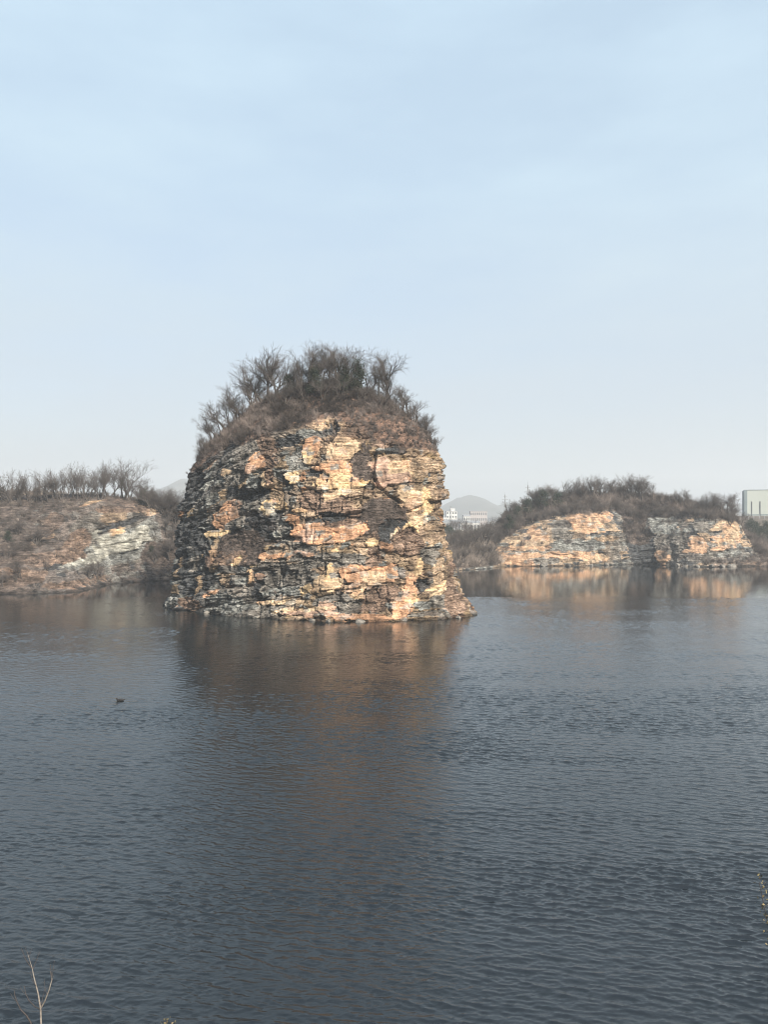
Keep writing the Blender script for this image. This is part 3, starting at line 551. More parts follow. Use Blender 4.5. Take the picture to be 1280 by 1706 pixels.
def grow(seed, spread=.8, stems=1, trunk=.35, levels=3, kids=(7, 5, 6), up=.17, thick=1., lean=(0, 0)):
    """a bare tree of height about 1 (z up); returns trunk segments and crown segments"""
    rs = np.random.RandomState(seed); T = []; Cn = []
    def limb(p, d, ln, r, lev):
        nseg = 4 if lev <= 1 else (3 if lev == 2 else 2); pts = [p]; rad = [r]
        for i in range(nseg):
            d = unit(d+rs.normal(0, .13+.04*lev, 3)+np.array([0, 0, up*(.75 if lev else .15)]))
            q = pts[-1]+d*ln/nseg; pts.append(q); rad.append(r*(1-(i+1)/nseg*(.55 if lev < 3 else .7)))
        (T if lev == 0 else Cn).extend([np.concatenate([pts[i], pts[i+1], [rad[i], rad[i+1]]]) for i in range(nseg)])
        if lev > levels: return
        n = kids[lev] if lev < len(kids) else 4
        for c in range(n):
            t = (.45+.55*(c+rs.rand())/n) if lev == 0 else (.22+.78*(c+rs.rand()*.9)/n)
            t = min(t, .999); k = int(t*nseg); f = t*nseg-k
            b = pts[k]*(1-f)+pts[k+1]*f; rb = rad[k]*(1-f)+rad[k+1]*f
            ax = unit(np.cross(d, rs.normal(0, 1, 3))); ang = rs.uniform(.35, .85)*spread*(.95 if lev else 1)
            nd = unit(d*math.cos(ang)+ax*math.sin(ang))
            limb(b, nd, ln*rs.uniform(.48, .78)*(1.05 if lev == 0 else .85), rb*.62, lev+1)
    for s in range(stems):
        a = rs.rand()*6.28; k = .0 if stems == 1 else .35
        limb(np.array([k*.05*math.cos(a), k*.05*math.sin(a), -.03]), unit(np.array([k*math.cos(a)+lean[0], k*math.sin(a)+lean[1], 1.])), trunk*(1.2 if stems == 1 else 1), .017*thick*(1 if stems == 1 else .75), 0)
    T, Cn = np.array(T), np.array(Cn)
    h = max(Cn[:, 5].max(), .01); s = 1/h
    for A in (T, Cn): A[:, :6] *= s; A[:, 6:] = np.maximum(A[:, 6:]*s, .0011)
    return T, Cn
SPEC = [dict(spread=1.0, trunk=.26, kids=(7, 6, 6)), dict(spread=.85, trunk=.36, kids=(8, 5, 4)), dict(spread=1.15, trunk=.24, kids=(7, 6, 6)), dict(spread=.95, stems=3, trunk=.26, kids=(5, 5, 4)),
        dict(spread=1.05, stems=2, trunk=.26, kids=(6, 6, 6)), dict(spread=.8, trunk=.42, kids=(10, 5, 4)), dict(spread=1.1, stems=5, trunk=.22, kids=(4, 5, 6)), dict(spread=1.25, stems=2, trunk=.24, kids=(6, 6, 6)),
        dict(spread=1.05, trunk=.26, lean=(-.30, 0), kids=(7, 6, 6)), dict(spread=1.05, trunk=.26, lean=(.30, 0), kids=(7, 6, 6)),
        dict(spread=1.0, stems=3, trunk=.24, lean=(-.25, 0), kids=(5, 6, 6)), dict(spread=.95, stems=2, trunk=.34, kids=(6, 5, 4)), dict(spread=1.1, trunk=.30, kids=(8, 6, 6))]
TREES = []
for i, s in enumerate(SPEC):
    T, Cn = grow(100+i*7, **s)
    TREES.append((mesh('trunk', *prisms(T, 6), M_bark), mesh('crown', *prisms(Cn, 3), M_twig)))
print('crown faces', [len(t[1].polygons) for t in TREES])
def bare_tree(loc, h, var, rz, name='bare_tree', wide=1.0):
    r = empty(name, loc, rz, h); r.scale = (h*wide, h*wide, h)
    obj('trunk', TREES[var][0], r); obj('crown', TREES[var][1], r)
    return r
ORD = ['first', 'second', 'third', 'fourth', 'fifth', 'sixth', 'seventh', 'eighth', 'ninth', 'tenth', 'eleventh', 'twelfth', 'thirteenth', 'fourteenth', 'fifteenth', 'sixteenth', 'seventeenth', 'eighteenth', 'nineteenth', 'twentieth']
def put(surf, items, zone, group, size_of, name='bare_tree', upmin=.05, wd=(.95, 1.35)):
    items = sorted(items, key=lambda t: t[0])
    for i, (px, py, hp, var) in enumerate(items):
        p = surf.find(px, py, upmin); h = hp*p[1]/F*random.uniform(.86, 1.1)
        r = bare_tree((p[0], p[1], p[2]-.1), h, var, random.uniform(0, 6.28) if var not in (8, 9, 10) else random.uniform(-.6, .6), name, random.uniform(*wd))
        tag(r, f"bare {size_of(h)} {zone}, {ORD[i]} from left", 'tree', group)
rnd = random.Random(3)
sz = lambda h: 'tall tree' if h > 11 else ('tree' if h > 7.5 else 'small tree')
put(IS, [(330, 760, 24, 6), (336, 752, 30, 10), (344, 745, 34, 8), (352, 737, 42, 10), (360, 728, 46, 8), (368, 720, 44, 3), (376, 714, 54, 8), (385, 706, 60, 10), (394, 700, 52, 4), (402, 694, 60, 8), (411, 686, 56, 0), (420, 680, 62, 10), (429, 674, 64, 2), (437, 668, 74, 8), (445, 664, 80, 12)],
    'on the left shoulder of the rock island', 'bare trees on the rock island', sz)
put(IS, [(452, 662, 78, 7), (463, 662, 82, 1), (478, 656, 70, 4), (492, 655, 72, 0), (506, 652, 70, 3), (520, 650, 78, 2), (534, 648, 78, 4), (547, 646, 78, 1), (560, 646, 78, 2), (574, 648, 76, 7), (588, 650, 68, 3), (602, 652, 66, 1), (616, 656, 66, 4), (630, 664, 92, 5), (642, 668, 84, 2), (656, 672, 62, 0)],
    'crowning the rock island summit', 'bare trees on the rock island', sz)
put(IS, [(474, 676, 50, 3), (506, 668, 52, 1), (540, 668, 56, 3), (570, 668, 54, 11), (604, 672, 50, 4), (640, 682, 46, 3), (448, 682, 38, 6), (662, 690, 40, 3)],
    'in front of the island summit grove', 'bare trees on the rock island', sz)
put(IS, [(672, 682, 48, 2), (684, 690, 56, 9), (694, 700, 42, 7), (704, 706, 40, 9), (712, 714, 38, 6), (718, 724, 44, 9), (724, 734, 34, 6), (729, 744, 24, 6)],
    'on the right shoulder of the rock island', 'bare trees on the rock island', sz)
def rowset(a, b, n, prof_top, prof_base, vs, jit=5):
    o = []
    for i in range(n):
        px = a+(b-a)*(i+.5)/n+rnd.uniform(-jit, jit); bb = np.interp(px, *zip(*prof_base))+rnd.uniform(0, 6); tt = np.interp(px, *zip(*prof_top))+rnd.uniform(-5, 20)
        o.append((px, bb, max(12, bb-tt), rnd.choice(vs)))
    return o
lb = [(-60, 838), (60, 832), (120, 827), (180, 828), (240, 836), (262, 850), (300, 872)]
lt_ = [(-60, 790), (10, 788), (45, 780), (90, 782), (110, 776), (137, 768), (160, 776), (190, 764), (210, 764), (225, 795), (250, 802), (290, 822)]
put(LS, rowset(-20, 110, 20, lt_, lb, (3, 1, 5, 6, 11)), 'along the left part of the left hill ridge', 'bare trees on the left hill ridge', sz, wd=(.65, 1))
put(LS, rowset(110, 176, 12, lt_, lb, (3, 1, 5, 11)), 'above the bare slope on the left hill ridge', 'bare trees on the left hill ridge', sz, wd=(.6, .95))
put(LS, [(182, 829, 62, 11), (192, 829, 64, 1), (203, 830, 66, 11), (210, 832, 52, 9), (218, 834, 40, 3)], 'above the pale rock face on the left hill ridge', 'bare trees on the left hill ridge', sz)
put(LS, rowset(226, 300, 15, lt_, lb, (3, 4, 6, 7), 3), 'stepping down the right end of the left hill', 'bare trees on the left hill ridge', sz)
put(LS, [(276, 892, 40, 1), (290, 905, 38, 3), (282, 930, 34, 6), (258, 935, 28, 6), (35, 962, 40, 4), (12, 930, 36, 3), (60, 905, 30, 6), (80, 950, 24, 3), (30, 890, 28, 6), (146, 962, 30, 6), (160, 962, 34, 3), (5, 975, 26, 7)],
    'in the scrub on the left hillside', 'bare trees on the left hillside', sz)
rb = [(830, 858), (860, 848), (900, 836), (940, 828), (1000, 824), (1060, 824), (1090, 828), (1130, 838), (1180, 848), (1240, 862)]
rt_ = [(830, 838), (860, 824), (890, 820), (920, 806), (940, 796), (975, 790), (1010, 793), (1040, 790), (1068, 784), (1080, 800), (1100, 816), (1130, 812), (1150, 812), (1160, 826), (1185, 814), (1205, 814), (1222, 822), (1240, 838)]
put(RS, rowset(832, 900, 18, rt_, rb, (0, 3, 4, 6)), 'on the left slope of the right hill', 'bare trees on the right hill', sz)
put(RS, rowset(900, 985, 18, rt_, rb, (0, 2, 4, 7)), 'on the left half of the right hill crest', 'bare trees on the right hill', sz)
put(RS, rowset(985, 1080, 18, rt_, rb, (0, 2, 4, 7, 3)), 'on the right half of the right hill crest', 'bare trees on the right hill', sz)
put(RS, rowset(1082, 1170, 14, rt_, rb, (0, 2, 7, 9)), 'beyond the dip on the right hill', 'bare trees on the right hill', sz)
put(RS, rowset(1172, 1242, 11, rt_, rb, (0, 2, 4, 7)), 'at the right end of the right hill', 'bare trees on the right hill', sz)
put(RS, rowset(850, 1010, 16, [(850, 850), (1010, 826)], [(850, 876), (900, 862), (960, 852), (1010, 846)], (3, 6, 4, 7)), 'above the orange cliff of the right hill', 'bare trees on the right hill', sz)
put(RS, rowset(1010, 1230, 18, [(1010, 830), (1120, 838), (1230, 850)], [(1010, 850), (1060, 856), (1120, 858), (1230, 872)], (3, 6, 4)), 'above the grey cliff of the right hill', 'bare trees on the right hill', sz)
put(BS, [(752, 925, 36, 3), (764, 920, 40, 6), (778, 918, 44, 4), (790, 915, 46, 3), (803, 912, 50, 6), (815, 905, 46, 1), (824, 915, 40, 3), (770, 935, 26, 6), (812, 930, 30, 6)], 'on the low bank beside the island', 'bare trees on the low bank', sz)

# ------------------------------------------------------------------ scrub (uncountable)
def scrub(surf, n, hmin, hmax, spikes, mat, name, rad=.016, seed=0, wfn=None, spreadf=.9, hfn=None):
    rs = np.random.RandomState(seed); wgt = surf.area*np.clip(surf.veg, 0, 1)**1.5*(surf.P[:, 2] > .5)*(surf.n[:, 1] < .45)
    if wfn is not None: wgt = wgt*wfn(surf)
    idx = rs.choice(len(wgt), n, p=wgt/wgt.sum())
    P = surf.P[idx]+rs.normal(0, .25, (n, 3)); H = rs.uniform(hmin, hmax, n)*(.6+.8*rs.rand(n)**2)*(hfn(surf.P[idx]) if hfn else 1)
    steep = np.clip(1-surf.n[idx, 2], 0, 1)[:, None]
    axis = surf.n[idx]*steep*.9+np.array([0, 0, 1.]); axis /= np.linalg.norm(axis, axis=1, keepdims=True)
    P = np.repeat(P, spikes, 0); A = np.repeat(axis, spikes, 0); Hs = np.repeat(H, spikes)*rs.uniform(.45, 1.05, n*spikes)
    d = A+rs.normal(0, spreadf*.55, (n*spikes, 3)); d /= np.linalg.norm(d, axis=1, keepdims=True)
    p0 = P+rs.normal(0, .18, P.shape)*np.repeat(H, spikes)[:, None]*.6; p0[:, 2] -= .05
    p1 = p0+d*Hs[:, None]*.55; d2 = d+rs.normal(0, .35, d.shape)+np.array([0, 0, .15]); d2 /= np.linalg.norm(d2, axis=1, keepdims=True)
    p2 = p1+d2*Hs[:, None]*.5
    d3 = d+rs.normal(0, .5, d.shape); d3 /= np.linalg.norm(d3, axis=1, keepdims=True); p3 = p1+d3*Hs[:, None]*.4
    r = rad*rs.uniform(.6, 1.4, len(p0))
    S = np.concatenate([np.column_stack([p0, p1, r*1.3, r]), np.column_stack([p1, p2, r, r*.25]), np.column_stack([p1, p3, r*.8, r*.2])])
    me = mesh(name, *prisms(S, 3), mat); patch = fbm(surf.P[idx][:, 0]/7, surf.P[idx][:, 1]/7, surf.P[idx][:, 2]/7, 500+seed)
    tn = (.45+1.0*rs.rand(n)**1.4)*(.55+1.1*ss(.35, .65, patch)); tn = np.repeat(np.tile(np.repeat(tn, spikes), 3), 6)
    a = me.attributes.new('tint', 'FLOAT', 'POINT'); a.data.foreach_set('value', tn.astype(np.float32))
    return tag(obj(name, me), 'tangle of bare brown scrub', 'scrub', kind='stuff')
s = scrub(IS, 3600, .8, 2.3, 22, M_scrub, 'scrub', .020, 1, lambda q: np.where(q.P[:, 2] < 36, .55, 1)*np.where((q.P[:, 0] > -14) & (q.P[:, 2] < 45.5), .85, 1), .9, lambda P_: np.where(P_[:, 2] < 36, .42, 1)*np.where((P_[:, 0] > -14) & (P_[:, 2] < 45.5), .6, 1)); s['label'] = 'bare brown scrub covering the top and ledges of the rock island'
s = scrub(LS, 4200, .9, 2.6, 20, M_scrub2, 'scrub', .026, 2); s['label'] = 'greyish brown scrub over the slope of the left hill'
s = scrub(RS, 3800, 1.4, 4.2, 24, M_scrub, 'scrub', .03, 3); s['label'] = 'dark bare scrub over the top and gully of the right hill'
s = scrub(BS, 700, 2.5, 6.5, 26, M_scrub2, 'scrub', .035, 4, lambda q: (q.P[:, 1] < 350)*1.0, .8); s['label'] = 'tall tan scrub on the low bank beside the rock island'

# ------------------------------------------------------------------ evergreens
def evergreen(seed, slim=.5, n=1500):
    rs = np.random.RandomState(seed)
    cl = rs.uniform(0, 1, (26, 3)); cl[:, 2] = .18+.78*cl[:, 2]; ang = cl[:, 0]*6.28; rr = slim*(1.06-cl[:, 2])**.7*cl[:, 1]**.5*.8
    cx = np.stack([rr*np.cos(ang), rr*np.sin(ang), cl[:, 2]], -1); k = rs.randint(0, 26, n)
    c = cx[k]+rs.normal(0, 1, (n, 3))*np.array([.075, .075, .055])
    a = rs.normal(0, 1, (n, 3)); a /= np.linalg.norm(a, axis=1, keepdims=True); b = np.cross(a, rs.normal(0, 1, (n, 3))); b /= np.linalg.norm(b, axis=1, keepdims=True)
    s = rs.uniform(.012, .03, (n, 1)); V = np.stack([c-a*s*1.6, c-b*s*.5, c+a*s*1.6, c+b*s*.5], 1).reshape(-1, 3)
    T, Cn = grow(seed, spread=.5, trunk=.7, levels=1, kids=(9, 4))
    tv, tf = prisms(T, 6)
    return mesh('trunk', tv, tf, M_bark), mesh('crown', V, np.arange(n*4).reshape(-1, 4), M_ever)
EV = [evergreen(5, .30), evergreen(6, .42), evergreen(9, .55)]
def ever(loc, h, var, label, group=None, name='evergreen_tree', cat='tree'):
    r = empty(name, loc, random.uniform(0, 6), h); obj('trunk', EV[var][0], r); obj('crown', EV[var][1], r); return tag(r, label, cat, group)
for px, py, hp, lab in ((482, 655, 34, 'dark evergreen bush left of the summit trees on the rock island'), (574, 660, 52, 'dark conical evergreen in the middle of the summit grove'), (596, 660, 62, 'tall dark ivy clad evergreen right of the middle of the summit grove'), (526, 660, 50, 'dark evergreen under the highest bare trees of the summit')):
    p = IS.find(px, py, .05); ever((p[0], p[1], p[2]-.2), hp*p[1]/F, 1 if px == 482 else 0, lab)
for i, (px, py, hp) in enumerate([(240, 842, 26), (252, 930, 22), (12, 905, 22)]):
    p = LS.find(px, py, .02); ever((p[0], p[1], p[2]-.2), hp*p[1]/F, 2, ['dark evergreen bush at the right end of the pale rock top on the left hill', 'dark evergreen bush low on the left hill beside the rock island', 'dark evergreen bush on the far left slope of the left hill'][i])
for i, (px, py, hp) in enumerate([(905, 848, 34), (930, 846, 30), (880, 858, 30), (862, 868, 28), (850, 885, 30)]):
    p = RS.find(px, py, .02); ever((p[0], p[1], p[2]-.2), hp*p[1]/F, 1, f'dark dense evergreen on the left slope of the right hill, {ORD[4-i] if i > 1 else ORD[3+i]} from the left', 'evergreens on the right hill')
k = 0
for px in np.linspace(738, 834, 17):
    Yd = rnd.uniform(405, 470); x = (px-640)*Yd/F; k += 1
    ever((x, Yd, gz(x, Yd)-.3), rnd.uniform(5.5, 9), rnd.choice((1, 2, 2)), f'dark evergreen in the row behind the low bank, {ORD[k-1]} from the left', 'evergreen row behind the low bank')
k = 0
for px in np.linspace(740, 850, 18):
    Yd = rnd.uniform(520, 640); x = (px-640)*Yd/F; k += 1
    r = bare_tree((x, Yd, gz(x, Yd)-.2), rnd.uniform(9, 15), rnd.choice((0, 2, 4, 7)), rnd.uniform(0, 6))
    tag(r, f'hazy bare tree in front of the distant white buildings, {ORD[k-1]} from the left', 'tree', 'hazy trees by the distant buildings')
k = 0
for px in np.linspace(1246, 1300, 8):
    Yd = rnd.uniform(395, 470); x = (px-640)*Yd/F; k += 1
    ever((x, Yd, gz(x, Yd)-.3), rnd.uniform(9, 12.5), 2, f'grey green tree under the cream wall at the right edge, {ORD[k-1]} from the left', 'grey green trees under the factory')
for i, (px, Yd, h) in enumerate([(1248, 372, 9), (1262, 366, 10), (1275, 372, 9), (1284, 362, 10), (1256, 358, 7)]):
    x = (px-640)*Yd/F; r = bare_tree((x, Yd, max(gz(x, Yd), .5)-.2), h, (3, 4, 6, 7, 3)[i], i*1.3); tag(r, f'bare shrubby tree on the shore at the right edge, {ORD[(0, 2, 3, 4, 1)[i]]} from the left', 'tree', 'bare trees at the right edge')

# ------------------------------------------------------------------ distant buildings
def boxes(L):
    V = []; Fq = []
    for (x0, x1, y0, y1, z0, z1) in L:
        b = len(V); V += [(x0, y0, z0), (x1, y0, z0), (x1, y1, z0), (x0, y1, z0), (x0, y0, z1), (x1, y0, z1), (x1, y1, z1), (x0, y1, z1)]
        Fq += [tuple(b+i for i in f) for f in ((0, 3, 2, 1), (4, 5, 6, 7), (0, 1, 5, 4), (1, 2, 6, 5), (2, 3, 7, 6), (3, 0, 4, 7))]
    return V, Fq
def bx(name, L, mat, parent): return obj(name, mesh(name, *boxes(L), mat), parent)
def gable(name, w_, d_, z, h, mat, parent, ov=.4):
    x, y = w_/2+ov, d_/2+ov
    V = [(-x, -y, z), (x, -y, z), (x, y, z), (-x, y, z), (-x, 0, z+h), (x, 0, z+h)]
    return obj(name, mesh(name, V, [(0, 1, 5, 4), (2, 3, 4, 5), (0, 4, 3), (1, 2, 5), (0, 3, 2, 1)], mat), parent)
def building(px0, px1, ptop, Yd, mat, label, roof='flat', floors=3, cols=4, depth=12, name='building', stair=False):
    x0, x1 = (px0-640)*Yd/F, (px1-640)*Yd/F; cx = (x0+x1)/2; W = x1-x0; g = gz(cx, Yd)-.5; H = CH+(HZ-ptop)*Yd/F-g
    r = empty(name, (cx, Yd+depth/2, g)); tag(r, label, 'building')
    bx('wall', [(-W/2, W/2, -depth/2, depth/2, 0, H)], mat, r)
    if roof == 'flat': bx('roof', [(-W/2-.2, W/2+.2, -depth/2-.2, depth/2+.2, H, H+.35)], M_roof, r)
    else: gable('roof', W, depth, H, 2.2, M_roof, r)
    if stair: bx('stair_tower', [(-W*.1, W*.32, -depth*.2, depth*.3, H+.35, H+3.6)], mat, r)
    for f in range(floors):
        for c in range(cols):
            wx = -W/2+W*(c+.5)/cols; wz = H*(f+.55)/floors; ww = W/cols*.28; wh = H/floors*.24
            bx('window', [(wx-ww, wx+ww, -depth/2-.06, -depth/2+.1, wz-wh, wz+wh)], M_glass, r)
    return r
building(744, 762, 852, 900, M_white, 'white block of flats with a stair tower on its roof beside the rock island', 'flat', 5, 4, stair=True)
building(736, 746, 862, 880, M_white, 'low white building left of the white block of flats', 'flat', 2, 3)
building(773, 784, 860, 950, M_white, 'small white house with a grey gabled roof', 'gable', 2, 3)
building(784, 812, 852, 1000, M_pink, 'pale pink long building below the far mountain', 'flat', 3, 8)
building(768, 800, 871, 760, M_white, 'long low white shed with a grey roof behind the bare trees', 'gable', 1, 6)
building(738, 768, 869, 820, M_roof, 'long grey shed in front of the white block of flats', 'gable', 1, 6)
def factory():
    Yd = 620; x0 = (1241-640)*Yd/F; g = gz(x0+30, Yd+10); zt = CH+(HZ-817)*Yd/F; H = zt-g; W = 95; D = 40
    ra = R(-23.5); r = empty('factory_building', (x0+W/2*math.cos(ra)-D/2*math.sin(ra), Yd+W/2*math.sin(ra)+D/2*math.cos(ra), g), ra); tag(r, 'large pale green factory hall with dark narrow windows above a cream wall', 'factory')
    bx('wall', [(-W/2+2.2, W/2, -D/2, D/2, -2, H)], M_panel, r)
    bx('corner_panel', [(-W/2, -W/2+2.2, -D/2-.15, D/2, -2, H+.5)], M_panel_d, r)
    bx('roof_edge', [(-W/2+2.2, W/2, -D/2-.2, D/2, H, H+.45)], M_panel_d, r)
    gable('roof_vent', 5, 4, H+.45, .8, M_roof, r, .1).location.x = -W/2+6.5
    bx('base_strip', [(-W/2+2.2, W/2, -D/2-.1, -D/2, 2.2, 3.2)], M_panel_d, r)
    for i in range(9):
        wx = -W/2+5.5+i*(6.2 if i < 2 else 9.5)-(0 if i < 2 else 3); bx('window', [(wx-.45, wx+.45, -D/2-.16, -D/2+.1, .8, H*.60)], M_glass, r)
    zz = g+.6
    r2 = empty('retaining_wall', (x0+40, 560, gz(x0+40, 560))); tag(r2, 'long cream retaining wall below the green factory hall', 'wall')
    wy = 560; gzz = gz(x0+40, wy); ztop = CH+(HZ-850)*wy/F-gzz
    bx('wall', [(-48, 55, 0, 1.2, -12, ztop)], M_cream, r2); bx('coping', [(-48.2, 55.2, -.2, 1.4, ztop, ztop+.3)], M_white, r2)
    for i in range(6):
        px = (1248+i*9, )[0]; X_ = (px-640)*552/F; zb = gz(X_, 552)
        p = obj('fence_post', mesh('fence_post', *boxes([(-.12, .12, -.12, .12, 0, ztop+gzz-zb-2.5+rnd.uniform(-2, 1)), (-.7, .7, -.06, .06, 2.4, 2.55)]), M_steel), None, (X_, 552, zb)); tag(p, f'thin grey pole in front of the cream wall, {ORD[i]} from the left', 'pole', 'poles in front of the cream wall')
factory()
def mast(px, pyt, pyb, Yd, label):
    x = (px-640)*Yd/F; zb = CH+(HZ-pyb)*Yd/F; g = max(gz(x, Yd), RS.height(x, Yd) if Yd < 400 else -9); H = CH+(HZ-pyt)*Yd/F-g; S = []
    n = 9; wf = lambda t: 1.1*(1-t)+.18
    for sx_ in (-1, 1):
        for sy_ in (-1, 1): S.append([sx_*wf(0), sy_*wf(0), 0, sx_*wf(1), sy_*wf(1), H, .12, .09])
    for i in range(n):
        a, b = i/n, (i+1)/n; wa, wb = wf(a), wf(b)
        for s_ in (-1, 1):
            S.append([-wa, s_*wa, a*H, wb, s_*wb, b*H, .06, .06]); S.append([wa, s_*wa, a*H, -wb, s_*wb, b*H, .06, .06]); S.append([s_*wa, -wa, a*H, s_*wb, wb, b*H, .06, .06])
    r = empty('lattice_mast', (x, Yd, g)); tag(r, label, 'mast')
    obj('tower', mesh('tower', *prisms(S, 4), M_steel), r)
    A = [[-w_, 0, H*h_, w_, 0, H*h_, .10, .10] for w_, h_ in ((1.9, .80), (2.4, .88), (1.5, .96))]; A.append([0, 0, H, 0, 0, H*1.06, .08, .04])
    obj('crossarm', mesh('crossarm', *prisms(A, 4), M_steel), r)
mast(842, 824, 850, 560, 'thin lattice power mast behind the left end of the right hill')
mast(880, 808, 830, 470, 'thin lattice power mast rising over the evergreens of the right hill')
mast(751, 843, 872, 700, 'lattice mast in front of the white block of flats')

# ------------------------------------------------------------------ fallen boulders at the waterlines
def boulder(x, y, z, s_, seed, mat_tint, label, group):
    rs = np.random.RandomState(seed); n1, n2 = 12, 9; V = []
    th = np.linspace(0, 2*math.pi, n1, endpoint=False); fr_ = np.linspace(-1, 1, n2)
    A, B = np.meshgrid(th, fr_); r_ = np.sqrt(np.clip(1-B**2*.98, 0, 1)); P = np.stack([np.cos(A)*r_, np.sin(A)*r_, B], -1)
    for k_ in range(9):                                              # chop flat facets like broken rock
        nv = unit(rs.normal(0, 1, 3)); d_ = (P@nv)-rs.uniform(.45, .75); P = P-np.maximum(d_, 0)[..., None]*nv
    P = P*np.array([1, .8, .6])*s_
    b_ = obj('boulder', mesh('boulder', P.reshape(-1, 3), [tuple(f) for f in grid_faces(n2, n1, True)]+[tuple(range(n1))[::-1], tuple((n2-1)*n1+j for j in range(n1))], mat_tint), None, (x, y, z)); b_.rotation_euler = (rs.rand()*.4, rs.rand()*.4, rs.rand()*6)
    return tag(b_, label, 'rock', group)
M_bl = noise_mat('grey_boulder', (.09, .085, .08), (.27, .245, .21), 1.6, .95, bump=.2)
fx = [345, 428, 520, 548, 601, 675, 762]
for i, px in enumerate(fx):
    q_ = IS.P[np.argmin((IS.px-px)**2*4+(IS.py-(HZ+CH*F/IS.P[:, 1]))**2+np.where((np.abs(IS.P[:, 2]) < .6) & (IS.n[:, 1] < 0), 0, 1e7))]
    boulder(q_[0], q_[1]-.7, .12, rnd.uniform(.7, 1.5), 50+i, M_bl, f'low grey boulder at the foot of the rock island, {ORD[i]} from left', 'boulders at the foot of the rock island')
for i, px in enumerate([905, 948, 985, 1012, 1128, 1142, 1163, 1186, 1204, 1219]):
    q_ = RS.P[np.argmin((RS.px-px)**2*4+np.where((np.abs(RS.P[:, 2]) < .6) & (RS.n[:, 1] < 0), 0, 1e7))]
    boulder(q_[0], q_[1]-.8, .2, rnd.uniform(1.1, 2.3), 90+i, M_bl, f'pale boulder on the shore under the right hill, {ORD[i]} from left', 'boulders under the right hill')

# ------------------------------------------------------------------ waterbird on the lake
def loft(rings, k=14):
    V = []; Fq = []
    for (c, ry, rz, tilt) in rings:
        for j in range(k):
            a = 2*math.pi*j/k; y = ry*math.cos(a); z = rz*math.sin(a)
            V.append((c[0]-z*math.sin(tilt), c[1]+y, c[2]+z*math.cos(tilt)))
    for i in range(len(rings)-1):
        for j in range(k): Fq.append((i*k+j, i*k+(j+1) % k, (i+1)*k+(j+1) % k, (i+1)*k+j))
    Fq.append(tuple(range(k))[::-1]); Fq.append(tuple((len(rings)-1)*k+j for j in range(k)))
    return V, Fq
def bird():
    Yd = CH*F/(1168-HZ); x = (200-640)*Yd/F
    r = empty('waterbird', (x, Yd, .02), R(8), 1.35); tag(r, 'dark waterbird floating alone on the open lake left of the island', 'bird')
    mb = noise_mat('dark_plumage', (.012, .012, .014), (.035, .032, .03), 6, .6); mk = noise_mat('bill', (.25, .18, .08), (.3, .22, .1), 6, .5); mw = noise_mat('pale_flank', (.35, .34, .32), (.6, .58, .55), 8, .8)
    body = [((.48, 0, .12), .01, .008, 0), ((.40, 0, .11), .05, .02, 0), ((.28, 0, .08), .10, .07, 0), ((.1, 0, .06), .15, .12, 0), ((-.08, 0, .06), .15, .13, 0), ((-.2, 0, .08), .10, .11, -.3), ((-.25, 0, .13), .075, .08, -.9), ((-.27, 0, .18), .07, .07, -1.2), ((-.30, 0, .22), .07, .07, -.8), ((-.34, 0, .235), .065, .065, -.2), ((-.385, 0, .23), .04, .04, 0), ((-.40, 0, .225), .014, .014, 0)]
    b = obj('body', mesh('body', *loft(body), mb, True), r)
    obj('bill', mesh('bill', *loft([((-.39, 0, .23), .016, .012, 0), ((-.46, 0, .22), .012, .006, 0), ((-.48, 0, .213), .004, .003, 0)], 8), mk, True), r)
    for s_ in (-1, 1):
        o = obj('wing', mesh('wing', *loft([((-.10, s_*.13, .10), .01, .02, 0), ((.0, s_*.145, .11), .02, .06, 0), ((.2, s_*.12, .11), .02, .05, 0), ((.42, s_*.04, .13), .006, .01, 0)], 8), mb if s_ > 0 else mb, True), r)
bird()

